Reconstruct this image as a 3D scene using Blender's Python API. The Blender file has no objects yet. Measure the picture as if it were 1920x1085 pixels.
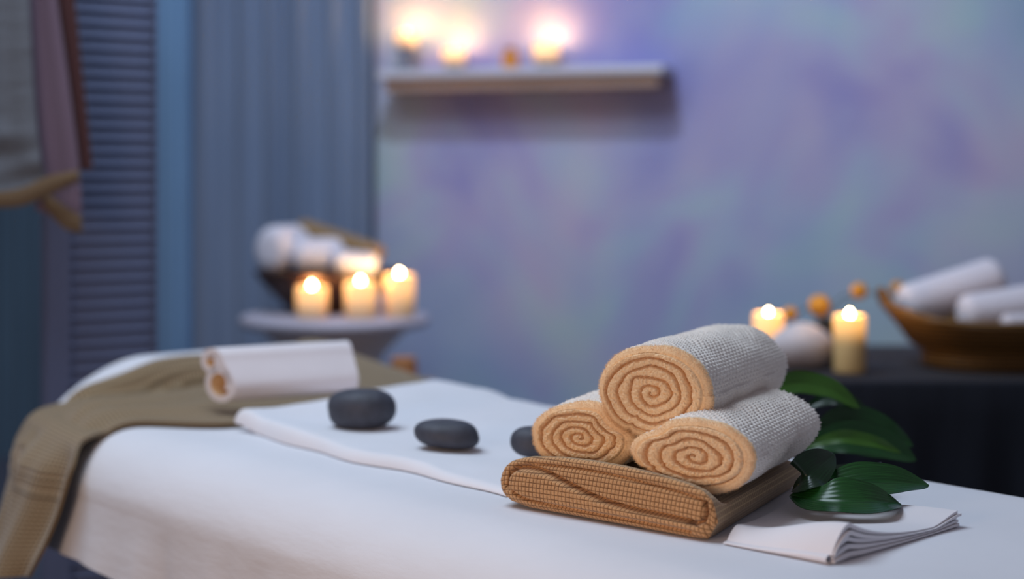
import bpy, math
import numpy as np
from mathutils import Vector

rng = np.random.default_rng(7)
C = bpy.context.scene.collection
PI = math.pi
F = 3045.0            # focal length in pixels of the 1920 px wide frame
HOR = 330.0           # image row of the horizon
CAMZ = 1.09
TOP = 0.75            # height of the massage table top


def lin(r, g, b):
    def f(c):
        c /= 255.0
        return c / 12.92 if c <= 0.04045 else ((c + 0.055) / 1.055) ** 2.4
    return (f(r), f(g), f(b), 1.0)


def P(px, py, z=TOP):          # measured point standing on the level z
    Y = F * (CAMZ - z) / (py - HOR)
    return np.array([(px - 960) / F * Y, Y, z])


def Q(px, py, Y):              # measured point at depth Y
    return np.array([(px - 960) / F * Y, Y, CAMZ - (py - HOR) / F * Y])


U = np.array([0.64, -0.7684])   # long direction of the massage table
V = np.array([0.7684, 0.64])    # across the massage table


def sv(s, v, z=TOP):
    return np.array([s * U[0] + v * V[0], s * U[1] + v * V[1], z])


def to_sv(X, Y):
    return X * U[0] + Y * U[1], X * V[0] + Y * V[1]


def smooth(x):
    x = np.clip(x, 0, 1)
    return x * x * (3 - 2 * x)


# ------------------------------------------------------------------ materials
def new_mat(name):
    m = bpy.data.materials.new(name)
    m.use_nodes = True
    nt = m.node_tree
    b = nt.nodes['Principled BSDF']
    return m, nt, b


def N(nt, kind, **kw):
    n = nt.nodes.new(kind)
    for k, v in kw.items():
        if k in n.inputs:
            n.inputs[k].default_value = v
        else:
            setattr(n, k, v)
    return n


def coords(nt, which='Object', scale=(1, 1, 1)):
    t = nt.nodes.new('ShaderNodeTexCoord')
    mp = nt.nodes.new('ShaderNodeMapping')
    mp.inputs['Scale'].default_value = scale
    nt.links.new(t.outputs[which], mp.inputs['Vector'])
    return mp.outputs['Vector']


def ramp(nt, fac, stops):
    r = nt.nodes.new('ShaderNodeValToRGB')
    el = r.color_ramp.elements
    while len(el) < len(stops):
        el.new(0.5)
    for e, (p, c) in zip(el, stops):
        e.position = p
        e.color = c
    nt.links.new(fac, r.inputs['Fac'])
    return r.outputs['Color']


def bump(nt, b, height, strength=0.3, dist=0.002):
    bp = N(nt, 'ShaderNodeBump', Strength=strength, Distance=dist)
    nt.links.new(height, bp.inputs['Height'])
    nt.links.new(bp.outputs['Normal'], b.inputs['Normal'])


def simple(name, col, rough=0.7, noise=0.0, nscale=20.0, bumpy=0.0, bdist=0.002, sheen=0.0, spec=0.3, metal=0.0,
           scale=(1, 1, 1), detail=4.0):
    m, nt, b = new_mat(name)
    b.inputs['Roughness'].default_value = rough
    b.inputs['Specular IOR Level'].default_value = spec
    b.inputs['Metallic'].default_value = metal
    if sheen:
        b.inputs['Sheen Weight'].default_value = sheen
        b.inputs['Sheen Roughness'].default_value = 0.5
    n = N(nt, 'ShaderNodeTexNoise', Scale=nscale, Detail=detail)
    nt.links.new(coords(nt, 'Object', scale), n.inputs['Vector'])
    lo = tuple(c * (1 - noise) for c in col[:3]) + (1,)
    hi = tuple(min(1, c * (1 + noise)) for c in col[:3]) + (1,)
    nt.links.new(ramp(nt, n.outputs['Fac'], [(0.3, lo), (0.7, hi)]), b.inputs['Base Color'])
    if bumpy:
        bump(nt, b, n.outputs['Fac'], bumpy, bdist)
    return m


def fabric_mat(name, col, weave=900.0, rough=0.9, noise=0.04, wr_scale=(3, 14, 14), wr=0.25, sheen=0.15):
    """cotton: fine weave bump plus long soft wrinkles"""
    m, nt, b = new_mat(name)
    b.inputs['Roughness'].default_value = rough
    b.inputs['Specular IOR Level'].default_value = 0.15
    b.inputs['Sheen Weight'].default_value = sheen
    n1 = N(nt, 'ShaderNodeTexNoise', Scale=weave, Detail=2.0)
    nt.links.new(coords(nt, 'Object'), n1.inputs['Vector'])
    n2 = N(nt, 'ShaderNodeTexNoise', Scale=1.0, Detail=4.0, Roughness=0.55)
    nt.links.new(coords(nt, 'Object', wr_scale), n2.inputs['Vector'])
    lo = tuple(c * (1 - noise) for c in col[:3]) + (1,)
    nt.links.new(ramp(nt, n2.outputs['Fac'], [(0.3, lo), (0.7, col)]), b.inputs['Base Color'])
    b1 = N(nt, 'ShaderNodeBump', Strength=0.15, Distance=0.0006)
    nt.links.new(n1.outputs['Fac'], b1.inputs['Height'])
    b2 = N(nt, 'ShaderNodeBump', Strength=wr, Distance=0.01)
    nt.links.new(n2.outputs['Fac'], b2.inputs['Height'])
    nt.links.new(b1.outputs['Normal'], b2.inputs['Normal'])
    nt.links.new(b2.outputs['Normal'], b.inputs['Normal'])
    return m


def wax_glow_mat(name, body, glow, strength, lo=0.15, hi=0.95):
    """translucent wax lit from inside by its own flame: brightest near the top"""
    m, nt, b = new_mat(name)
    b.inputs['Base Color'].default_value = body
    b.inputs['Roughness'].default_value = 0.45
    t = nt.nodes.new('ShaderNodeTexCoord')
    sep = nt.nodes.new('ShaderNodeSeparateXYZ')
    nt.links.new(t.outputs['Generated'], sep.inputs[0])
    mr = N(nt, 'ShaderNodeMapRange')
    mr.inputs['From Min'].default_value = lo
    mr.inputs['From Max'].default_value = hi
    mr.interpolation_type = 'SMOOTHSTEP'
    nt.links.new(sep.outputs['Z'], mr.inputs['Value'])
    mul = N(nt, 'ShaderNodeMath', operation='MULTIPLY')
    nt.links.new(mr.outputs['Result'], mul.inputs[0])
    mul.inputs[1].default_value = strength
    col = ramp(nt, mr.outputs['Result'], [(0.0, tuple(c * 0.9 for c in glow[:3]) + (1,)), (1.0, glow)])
    nt.links.new(col, b.inputs['Emission Color'])  # glow of the flame through the wax, put in as emission
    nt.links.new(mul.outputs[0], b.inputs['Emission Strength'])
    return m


def emit(name, col, s):
    m, nt, b = new_mat(name)
    b.inputs['Base Color'].default_value = col
    b.inputs['Emission Color'].default_value = col
    b.inputs['Emission Strength'].default_value = s
    return m


# ------------------------------------------------------------------ mesh helpers
def gridf(nu, nv, cu=False, off=0):
    i = np.arange(nu if cu else nu - 1)
    j = np.arange(nv - 1)
    I, J = np.meshgrid(i, j, indexing='ij')
    I2 = (I + 1) % nu
    f = np.stack([I * nv + J, I2 * nv + J, I2 * nv + J + 1, I * nv + J + 1], -1).reshape(-1, 4)
    return f + off


class MB:
    """collects pieces of ONE mesh"""
    def __init__(self):
        self.v, self.f, self.mi, self.n, self.uv = [], [], [], 0, []

    def add(self, v, f, mi=0, uv=None):
        v = np.asarray(v, float).reshape(-1, 3)
        self.v.append(v)
        self.uv.append(np.zeros((len(v), 2)) if uv is None else np.asarray(uv, float).reshape(-1, 2))
        f = np.asarray(f)
        if np.isscalar(mi):
            mi = np.full(len(f), mi)
        for k in (3, 4):
            pass
        self.f.append(f + self.n)
        self.mi.append(np.asarray(mi))
        self.n += len(v)
        return self

    def grid(self, A, cu=False, mi=0, uv=None, flip=False):
        f = gridf(A.shape[0], A.shape[1], cu)
        if flip:
            f = f[:, ::-1]
        return self.add(A.reshape(-1, 3), f, mi, uv)

    def box(self, c, d, mi=0, ax=None):
        c = np.array(c, float)
        d = np.array(d, float) / 2
        X = np.eye(3) if ax is None else np.array(ax)
        vs = [c + sx * d[0] * X[0] + sy * d[1] * X[1] + sz * d[2] * X[2]
              for sx in (-1, 1) for sy in (-1, 1) for sz in (-1, 1)]
        f = [(0, 1, 3, 2), (4, 6, 7, 5), (0, 4, 5, 1), (2, 3, 7, 6), (0, 2, 6, 4), (1, 5, 7, 3)]
        return self.add(vs, f, mi)

    def tube(self, pts, rad, n=10, mi=0):
        pts = np.asarray(pts, float)
        rad = np.broadcast_to(np.asarray(rad, float), (len(pts),))
        T = np.gradient(pts, axis=0)
        T /= np.linalg.norm(T, axis=1)[:, None] + 1e-12
        ref = np.array([0, 0, 1.0]) if abs(T[0][2]) < 0.9 else np.array([1.0, 0, 0])
        A = np.cross(T, ref)
        A /= np.linalg.norm(A, axis=1)[:, None]
        B = np.cross(T, A)
        th = np.linspace(0, 2 * PI, n, endpoint=False)
        G = (pts[None] + rad[None, :, None] * (np.cos(th)[:, None, None] * A[None] + np.sin(th)[:, None, None] * B[None]))
        self.grid(G, cu=True, mi=mi)
        for k, s in ((0, 1), (-1, -1)):
            ring = G[:, k]
            self.add(np.vstack([ring, pts[k][None]]), [(i, (i + 1) % n, n, n) if s > 0 else ((i + 1) % n, i, n, n) for i in range(n)], mi)
        return self

    def lathe(self, prof, n=48, sx=1.0, sy=1.0, c=(0, 0, 0), mi=0):
        prof = np.asarray(prof, float)
        th = np.linspace(0, 2 * PI, n, endpoint=False)
        G = np.zeros((n, len(prof), 3))
        G[..., 0] = c[0] + np.cos(th)[:, None] * prof[None, :, 0] * sx
        G[..., 1] = c[1] + np.sin(th)[:, None] * prof[None, :, 0] * sy
        G[..., 2] = c[2] + prof[None, :, 1]
        return self.grid(G, cu=True, mi=mi)

    def build(self, name, mats, parent=None, loc=None, smooth_=True, sub=0, bevel=0.0):
        Vx = np.vstack(self.v)
        if parent is not None:
            Vx = Vx - np.array(parent['_o'])
        elif loc is not None:
            Vx = Vx - np.array(loc)
        quads = np.vstack([f for f in self.f])
        mi = np.concatenate(self.mi)
        me = bpy.data.meshes.new(name)
        faces = []
        for q in quads.tolist():
            if q[2] == q[3]:
                q = q[:3]
            faces.append(q)
        me.from_pydata(Vx.tolist(), [], faces)
        for m in (mats if isinstance(mats, (list, tuple)) else [mats]):
            me.materials.append(m)
        me.polygons.foreach_set('material_index', mi.astype(np.int32))
        uvs = np.vstack(self.uv)
        if uvs.any():
            L = me.uv_layers.new(name='UVMap')
            idx = np.zeros(len(me.loops), np.int32)
            me.loops.foreach_get('vertex_index', idx)
            L.data.foreach_set('uv', uvs[idx].astype(np.float32).ravel())
        me.polygons.foreach_set('use_smooth', np.full(len(me.polygons), smooth_))
        me.update()
        o = bpy.data.objects.new(name, me)
        C.objects.link(o)
        if parent is not None:
            o.parent = parent
        elif loc is not None:
            o.location = loc
        if bevel:
            w = o.modifiers.new('soft', 'BEVEL')
            w.width = bevel
            w.segments = 3
            w.limit_method = 'ANGLE'
        if sub:
            w = o.modifiers.new('sub', 'SUBSURF')
            w.levels = sub
            w.render_levels = sub
        return o


def tag(o, label, cat, group=None):
    o['label'] = label
    o['category'] = cat
    if group:
        o['group'] = group
    return o


def struct(o):
    o['kind'] = 'structure'
    return o


ALLT = []


def thing(name, loc, label, cat, group=None):
    o = bpy.data.objects.new(name, None)
    o.empty_display_size = 0.05
    C.objects.link(o)
    o.location = [float(x) for x in loc]
    o['_o'] = [float(x) for x in loc]
    ALLT.append(o)
    return tag(o, label, cat, group)


def vnoise(X, Y, seed=0, octs=3):
    """cheap smooth value noise on arrays"""
    out = np.zeros_like(X, float)
    amp, fr = 1.0, 1.0
    for k in range(octs):
        r = np.random.default_rng(seed + k * 13)
        T = r.random((64, 64)) * 2 - 1
        x, y = X * fr, Y * fr
        xi, yi = np.floor(x).astype(int), np.floor(y).astype(int)
        fx, fy = smooth(x - xi), smooth(y - yi)
        g = lambda a, b: T[a % 64, b % 64]
        out += amp * ((g(xi, yi) * (1 - fx) + g(xi + 1, yi) * fx) * (1 - fy) + (g(xi, yi + 1) * (1 - fx) + g(xi + 1, yi + 1) * fx) * fy)
        amp *= 0.5
        fr *= 2
    return out


def catmull(pts, n):
    pts = np.asarray(pts, float)
    p = np.vstack([2 * pts[0] - pts[1], pts, 2 * pts[-1] - pts[-2]])
    t = np.linspace(0, len(pts) - 1 - 1e-9, n)
    i = t.astype(int)
    u = (t - i)[:, None]
    a, b, c, d = p[i], p[i + 1], p[i + 2], p[i + 3]
    return 0.5 * (2 * b + (c - a) * u + (2 * a - 5 * b + 4 * c - d) * u ** 2 + (3 * b - a - 3 * c + d) * u ** 3)


# ================================================================== SETTING
M_floor, nt, b = new_mat('dark_floor_boards')
b.inputs['Roughness'].default_value = 0.45
br = N(nt, 'ShaderNodeTexBrick', Scale=1.0)
br.inputs['Color1'].default_value = lin(104, 108, 118)
br.inputs['Color2'].default_value = lin(88, 92, 104)
br.inputs['Mortar'].default_value = lin(40, 40, 48)
br.inputs['Mortar Size'].default_value = 0.004
br.inputs['Brick Width'].default_value = 1.2
br.inputs['Row Height'].default_value = 0.12
nt.links.new(coords(nt), br.inputs['Vector'])
nt.links.new(br.outputs['Color'], b.inputs['Base Color'])

struct(MB().box((0, 2.0, -0.02), (6.4, 6.4, 0.04)).build('floor', M_floor, loc=(0, 2.0, -0.04), smooth_=False))

# lavender wall with soft cloudy paint
WN = np.array([-0.324, -0.946, 0.0])     # wall normal into the room
WN /= np.linalg.norm(WN)
WT = np.array([0.946, -0.324, 0.0])
WT /= np.linalg.norm(WT)


def wallp(X, z, out=0.0):                # a point of the lavender wall, `out` metres in front of it
    y = 4.22 - 0.3425 * X
    return np.array([X, y, z]) + WN * out


M_wall, nt, b = new_mat('cloudy_lavender_paint')
b.inputs['Roughness'].default_value = 0.85
vec = coords(nt, 'Object', (1, 1, 1))
nz = N(nt, 'ShaderNodeTexNoise', Scale=2.3, Detail=2.5, Roughness=0.5, Distortion=0.6)
nt.links.new(vec, nz.inputs['Vector'])
c1 = ramp(nt, nz.outputs['Fac'], [(0.33, lin(132, 124, 196)), (0.44, lin(158, 158, 204)), (0.53, lin(158, 182, 208)), (0.65, lin(158, 202, 202))])
mp2 = coords(nt, 'Object', (1.6, 1.6, 1.0))
nz2 = N(nt, 'ShaderNodeTexNoise', Scale=1.7, Detail=2.0, Distortion=0.3)
mo = nt.nodes.new('ShaderNodeVectorMath')
mo.operation = 'ADD'
mo.inputs[1].default_value = (7.3, 2.1, 4.4)
nt.links.new(mp2, mo.inputs[0])
nt.links.new(mo.outputs[0], nz2.inputs['Vector'])
c2 = ramp(nt, nz2.outputs['Fac'], [(0.32, lin(130, 144, 190)), (0.50, lin(174, 178, 204)), (0.75, lin(214, 196, 200))])
mx = N(nt, 'ShaderNodeMix', data_type='RGBA')
mx.inputs[0].default_value = 0.45
nt.links.new(c1, mx.inputs[6])
nt.links.new(c2, mx.inputs[7])
nt.links.new(mx.outputs[2], b.inputs['Base Color'])

w0 = wallp(-0.365, 0)
w1 = wallp(2.6, 0)
mb = MB()
cw = (w0 + w1) / 2 - WN * 0.05
mb.box(cw + np.array([0, 0, 1.4]), (np.linalg.norm(w1 - w0), 0.1, 2.8), ax=[WT, -WN, (0, 0, 1)])
struct(mb.build('wall_right', M_wall, loc=(cw[0], cw[1], 0), smooth_=False))

M_wallb = simple('blue_grey_plaster', lin(120, 140, 168), 0.85, 0.05, 4)
struct(MB().box((-1.55, 4.7, 1.4), (3.2, 0.1, 2.8)).build('wall_left', M_wallb, loc=(-1.55, 4.7, 0), smooth_=False))
M_dark = simple('dark_slate_paint', lin(50, 62, 74), 0.7, 0.05, 6)

# ------------------------------------------------------------------ curtains
M_curt = simple('blue_grey_curtain', lin(124, 138, 160), 0.85, 0.10, 3.0, 0.15, 0.003, 0.2, 0.1, scale=(14, 14, 0.6))
M_curtd = simple('dark_teal_curtain', lin(76, 96, 112), 0.85, 0.12, 3.0, 0.15, 0.003, 0.1, 0.1, scale=(14, 14, 0.6))


def curtain(x0, y0, x1, y1, z0, z1, pitch, amp, seed):
    n = 400
    t = np.linspace(0, 1, n)
    L = math.hypot(x1 - x0, y1 - y0)
    T = np.array([(x1 - x0) / L, (y1 - y0) / L])
    Nn = np.array([T[1], -T[0]])
    ph = t * L / pitch * 2 * PI
    wob = vnoise(t * L / pitch * 0.7, t * 0, seed, 2)
    off = amp * (np.sin(ph + wob * 1.2) + 0.35 * np.sin(2 * ph + 1.1 + wob)) * (0.75 + 0.3 * wob)
    zs = np.linspace(z0, z1, 16)
    mb = MB()
    for side in (0, 1):
        G = np.zeros((n, 16, 3))
        k = 0.85 + 0.15 * np.sin(zs * 2.2 + seed)[None]
        o = off[:, None] * k + side * 0.006
        G[..., 0] = (x0 + T[0] * t * L)[:, None] + Nn[0] * -o
        G[..., 1] = (y0 + T[1] * t * L)[:, None] + Nn[1] * -o
        G[..., 2] = zs[None]
        mb.grid(G, flip=side == 0)
    return mb


c = thing('curtain', (-0.72, 4.42, 0.03), 'long blue-grey pleated curtain hanging left of the lavender wall', 'curtain')
x0, x1 = (300 - 960) / F * 4.42, (694 - 960) / F * 4.30
curtain(x0, 4.42, x1, 4.30, 0.03, 2.5, 0.084, 0.026, 3).build('curtain_panel', M_curt, c)
MB().tube([(x0 - 0.03, 4.425, 2.52), (x1 + 0.02, 4.295, 2.52)], 0.012).build('curtain_rod', M_dark, c)

c = thing('curtain', (-1.45, 4.45, 0.34), 'dark teal curtain at the far left, below the hanging robe', 'curtain')
x0, x1 = (-60 - 960) / F * 4.45, (88 - 960) / F * 4.45
curtain(x0, 4.45, x1, 4.45, 0.318, 2.5, 0.05, 0.010, 9).build('curtain_panel', M_curtd, c)
MB().tube([(x0 - 0.03, 4.45, 2.52), (x1 + 0.02, 4.45, 2.52)], 0.012).build('curtain_rod', M_dark, c)

# dark strip put in as the shade of the gap between curtain and wall
struct(MB().box((w0[0] - 0.018, w0[1] + 0.03, 1.4), (0.034, 0.10, 2.8)).build('gap_shade_1', M_dark, loc=(w0[0] - 0.018, w0[1] + 0.03, 0), smooth_=False))

# ------------------------------------------------------------------ louvred folding screen
M_screen = simple('slate_blue_paint', lin(98, 106, 134), 0.6, 0.05, 5)
M_screenl = simple('lit_blue_paint', lin(106, 142, 180), 0.6, 0.05, 5)  # stronger light on the turned panel put into its colour
A = Q(82, 400, 2.84)[:2]
B = Q(297, 400, 2.96)[:2]
scr = thing('folding_screen', (A[0], A[1], 0), 'slate blue louvred folding screen standing behind the head end of the massage table', 'screen')
T = (B - A) / np.linalg.norm(B - A)
Nn = np.array([T[1], -T[0]])            # toward the camera
T3, N3, Z3 = np.array([T[0], T[1], 0]), np.array([Nn[0], Nn[1], 0]), np.array([0, 0, 1.0])
Lp = np.linalg.norm(B - A)
mb = MB()
for a0, w in ((0.022, 0.044), (Lp - 0.004, 0.014)):
    mb.box(np.array([A[0], A[1], 0.89]) + T3 * a0, (w, 0.032, 1.74), ax=[T3, N3, Z3])
for z in (0.08, 1.74):
    mb.box(np.array([A[0], A[1], z]) + T3 * Lp / 2, (Lp, 0.03, 0.09), ax=[T3, N3, Z3])
mb.build('panel_frame', M_screen, scr, bevel=0.002, smooth_=False)
mb = MB()
tz = math.radians(68)
sd = N3 * math.cos(tz) - Z3 * math.sin(tz)
su = np.cross(T3, sd)
for z in np.arange(0.14, 1.69, 0.0228):
    mb.box(np.array([A[0], A[1], z]) + T3 * (0.044 + (Lp - 0.055) / 2), (Lp - 0.055, 0.0238, 0.005), ax=[T3, sd, su])
mb.build('louvre_slats', M_screen, scr, smooth_=False)
MB().box(np.array([A[0], A[1], 0.9]) + T3 * Lp / 2 - N3 * 0.02, (Lp - 0.03, 0.004, 1.66), ax=[T3, N3, Z3]).build('back_board', M_screen, scr, smooth_=False)
# second, nearly closed leaf of the screen
D2 = Q(354, 400, 2.93)[:2]
T2 = D2 - B
L2 = np.linalg.norm(T2)
T2 = np.array([*(T2 / L2), 0])
N2 = np.array([T2[1], -T2[0], 0])
mb = MB()
mb.box(np.array([B[0], B[1], 0.89]) + T2 * (L2 / 2 + 0.004), (L2 - 0.006, 0.03, 1.74), ax=[T2, N2, Z3])
mb.box(np.array([B[0], B[1], 0.89]) + T2 * (L2 * 0.62) + N2 * 0.017, (L2 * 0.35, 0.006, 1.66), ax=[T2, N2, Z3])
mb.build('folded_panel', M_screenl, scr, bevel=0.004, smooth_=False)
HK = np.array([A[0], A[1], 1.70]) + T3 * 0.02 + N3 * 0.04
MB().tube([HK - N3 * 0.03 + Z3 * 0.03, HK + Z3 * 0.035, HK + N3 * 0.015, HK + N3 * 0.03 + Z3 * 0.02], 0.005).build('hook', M_dark, scr)

# ------------------------------------------------------------------ hanging robe
M_robe = fabric_mat('grey_robe_cloth', lin(108, 112, 120), wr_scale=(6, 6, 30), wr=0.5)
M_mauve = fabric_mat('mauve_robe_cloth', lin(116, 98, 114), wr_scale=(20, 20, 3), wr=0.3)
M_brown = fabric_mat('brown_belt_cloth', lin(78, 50, 50), wr_scale=(20, 20, 3), wr=0.3)
M_tan = fabric_mat('tan_hem_cloth', lin(112, 92, 70), wr_scale=(20, 20, 20), wr=0.4)
RY = 2.70
robe = thing('robe', Q(20, 0, RY) + np.array([0, 0, -0.36]), 'grey and mauve robe with brown sash hanging at the top left', 'robe')


def cloth_strip(left, right, n=60, m=24, wav=0.006, k=3, ph=0.0, th=0.004, cr=0.0):
    Lf, Rt = catmull(left, n), catmull(right, n)
    a = np.linspace(0, 1, m)
    G = Lf[:, None] * (1 - a)[None, :, None] + Rt[:, None] * a[None, :, None]
    rip = wav * np.sin(a * k * 2 * PI + ph)[None] * np.linspace(0.6, 1, n)[:, None]
    if cr:
        t = np.linspace(0, 1, n)
        rip = rip + cr * (np.sin(t * 26 + 0)[:, None] * np.linspace(1, 0.5, m)[None] + 0.5 * np.sin(t[:, None] * 41 + a[None] * 3)) * smooth((t - 0.72) / 0.15)[:, None]
    mb = MB()
    G1 = G.copy(); G1[..., 1] -= rip + th / 2
    G2 = G.copy(); G2[..., 1] -= rip - th / 2
    mb.grid(G1, flip=True)
    mb.grid(G2)
    for X, Y in ((G1[:, 0], G2[:, 0]), (G1[:, -1], G2[:, -1]), (G1[0], G2[0]), (G1[-1], G2[-1])):
        mb.grid(np.stack([X, Y], 1))
    return mb


hk = HK
qs = lambda L, Y=RY: [Q(x, y, Y) for x, y in L]
cloth_strip(qs([(-70, -330), (-95, -100), (-110, 150), (-120, 372)]), qs([(40, -330), (52, -60), (66, 200), (84, 355)]), k=2.5, cr=0.015).build('robe_front', M_robe, robe)
cloth_strip(qs([(20, -330), (38, -60), (58, 200), (72, 345), (66, 392)], RY + .03), qs([(60, -330), (104, -20), (132, 180), (150, 330), (153, 425)], RY + .03), k=1.5, wav=0.004).build('robe_side', M_mauve, robe)
cloth_strip(qs([(62, -330), (100, -40), (126, 150), (142, 322)], RY + .05), qs([(80, -330), (134, -40), (156, 150), (174, 316)], RY + .05), k=0.5, wav=0.003).build('sash', M_brown, robe)
cloth_strip(qs([(-120, 362), (-20, 360), (40, 352), (90, 330), (148, 318)], RY - .012), qs([(-120, 392), (-20, 390), (40, 386), (90, 366), (150, 338)], RY - .012), k=0.5, wav=0.004).build('hem', M_tan, robe)
cloth_strip(qs([(88, 362), (110, 378), (130, 392), (152, 405)], RY + .016), qs([(80, 385), (100, 408), (125, 430), (155, 436)], RY + .016), k=0.5, wav=0.003).build('hem', M_tan, robe)
MB().tube([hk + N3 * 0.03 + Z3 * 0.015, hk + N3 * 0.03 - Z3 * 0.06, Q(20, -320, RY)], 0.004).build('hanging_loop', M_mauve, robe)

# ================================================================== WALL SHELF
M_shelf = simple('white_shelf_paint', lin(214, 214, 222), 0.6, 0.03, 8)
M_shelfw = simple('tan_shelf_wood', lin(168, 142, 128), 0.6, 0.12, 6, scale=(1, 1, 12))
SZ = 1.362
xl, xr = -0.308, 0.408
sl, sr = wallp(xl, SZ), wallp(xr, SZ)
sc_ = (sl + sr) / 2
Ls = np.linalg.norm(sr - sl)
shelf = thing('wall_shelf', (sc_[0], sc_[1], SZ), 'white floating shelf with tan underside mounted on the lavender wall', 'shelf')
axw = [WT, WN, Z3]
MB().box(sc_ + WN * 0.068 - Z3 * 0.010, (Ls, 0.13, 0.020), ax=axw).build('shelf_board', M_shelf, shelf, bevel=0.003, smooth_=False)
MB().box(sc_ + WN * 0.058 - Z3 * 0.037, (Ls - 0.03, 0.11, 0.033), ax=axw).build('shelf_underside', M_shelfw, shelf, bevel=0.003, smooth_=False)

# ================================================================== CANDLES
M_flame = emit('flame_glow', (1.0, 0.80, 0.42, 1), 70.0)
M_wick = simple('charred_wick', lin(30, 24, 20), 0.9)
M_wax = wax_glow_mat('glowing_ivory_wax', lin(240, 205, 160), (1.0, 0.46, 0.13, 1), 1.25, 0.05, 0.9)
M_waxt = wax_glow_mat('tall_glowing_wax', lin(225, 190, 130), (1.0, 0.46, 0.12, 1), 1.35, 0.45, 1.0)
M_cup = wax_glow_mat('glowing_cup_glass', lin(238, 205, 170), (1.0, 0.50, 0.15, 1), 1.3, 0.0, 0.75)  # candle glow in the glass put in as emission
M_smoke, nt, b = new_mat('smoked_glass')
b.inputs['Base Color'].default_value = lin(150, 158, 178)
b.inputs['Roughness'].default_value = 0.2
b.inputs['Transmission Weight'].default_value = 0.5
M_metal = simple('pewter_metal', lin(120, 120, 130), 0.4, 0.05, 20, metal=0.8)


def add_light(name, loc, energy, col=(1.0, 0.58, 0.22), r=0.012, parent=None):
    l = bpy.data.lights.new(name, 'POINT')
    l.energy = energy
    l.color = col
    l.shadow_soft_size = r
    o = bpy.data.objects.new(name, l)
    C.objects.link(o)
    if parent is not None:
        o.parent = parent
        o.location = [a - b for a, b in zip(loc, parent['_o'])]
    else:
        o.location = loc
    return o


def flame_parts(t, x, y, z, s=1.0, energy=0.5):
    MB().tube([(x, y, z - 0.004), (x + 0.0006, y, z + 0.004), (x + 0.001, y, z + 0.010 * s)], 0.0011, 6).build('wick', M_wick, t)
    k = np.linspace(0, 1, 14)
    r = 0.0062 * s * np.sin(PI * k ** 0.75) ** 0.9 * (1 - 0.25 * k)
    r[0] = r[-1] = 0.0002
    MB().lathe(np.stack([r, 0.004 + k * 0.017 * s], 1), 20, c=(x, y, z)).build('flame', M_flame, t)
    add_light('flame_light', (x, y, z + 0.022 * s), energy, parent=t)


def candle(x, y, z, r, h, label, group, mat=None, fs=1.0, energy=0.5):
    t = thing('candle', (x, y, z), label, 'candle', group)
    e = r * 0.14
    prof = [(0.0002, 0), (r - e, 0), (r - e * .3, e * .3), (r, e), (r, h * 0.5), (r * 0.995, h - e), (r * 0.97, h - e * .3), (r * 0.9, h), (r * 0.80, h - 0.002),
            (r * 0.6, h - 0.008), (r * 0.3, h - 0.010), (0.0002, h - 0.010)]
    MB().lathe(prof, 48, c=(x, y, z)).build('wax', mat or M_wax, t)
    flame_parts(t, x, y, z + h - 0.010, fs, energy)
    return t


# ---- on the shelf
def on_shelf(px, out):
    k = (px - 960) / F
    # ray hits the line parallel to the wall
    X = k * 4.0
    for _ in range(6):
        p = wallp(X, SZ, out)
        X += (k * p[1] - p[0])
    p = wallp(X, SZ, out)
    return p


def cup_candle(px, label, r, h, base_h, out=0.065, energy=0.9, flame_h=None):
    p = on_shelf(px, out)
    t = thing('candle', p, label, 'candle', 'candles on the wall shelf')
    energy *= .6
    x, y, z = p
    if base_h > 0:
        MB().lathe([(0.0002, 0), (r * .95, 0), (r * .95, 0.004), (r * .55, 0.009), (r * .5, base_h * .5), (r * .62, base_h * .85), (r * .8, base_h), (0.0002, base_h)], 40, c=(x, y, z)).build('holder', M_smoke, t)
    zb = z + base_h
    prof = [(0.0002, 0), (r * .8, 0), (r * .92, 0.004), (r, h * .4), (r * .98, h), (r * .93, h), (r * .9, h * .5), (r * .75, 0.006), (0.0002, 0.006)]
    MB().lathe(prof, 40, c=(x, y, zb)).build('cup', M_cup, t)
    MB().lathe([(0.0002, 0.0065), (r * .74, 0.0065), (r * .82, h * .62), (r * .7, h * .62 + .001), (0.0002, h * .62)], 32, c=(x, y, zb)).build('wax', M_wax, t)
    flame_parts(t, x, y, zb + h * .62, 1.0, energy)
    return t


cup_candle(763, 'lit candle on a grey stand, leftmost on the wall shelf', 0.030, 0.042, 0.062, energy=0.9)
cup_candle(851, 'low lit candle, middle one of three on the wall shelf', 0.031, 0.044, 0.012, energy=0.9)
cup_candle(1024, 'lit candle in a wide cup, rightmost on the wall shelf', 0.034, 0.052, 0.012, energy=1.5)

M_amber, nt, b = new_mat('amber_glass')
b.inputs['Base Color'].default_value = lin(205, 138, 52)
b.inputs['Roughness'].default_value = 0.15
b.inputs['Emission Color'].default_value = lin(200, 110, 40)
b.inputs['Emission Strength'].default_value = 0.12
p = on_shelf(957, 0.065)
t = thing('amber_jar', p, 'small amber jar on the wall shelf between two lit candles', 'jar')
MB().lathe([(0.0002, 0), (.017, 0), (.021, .006), (.022, .03), (.018, .043), (.0002, .043)], 32, c=p).build('jar_body', M_amber, t)
MB().lathe([(0.0002, .0435), (.014, .0435), (.014, .054), (.011, .057), (.0002, .057)], 32, c=p).build('lid', simple('brown_cork', lin(170, 120, 60), .8, .1, 60), t)

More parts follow.
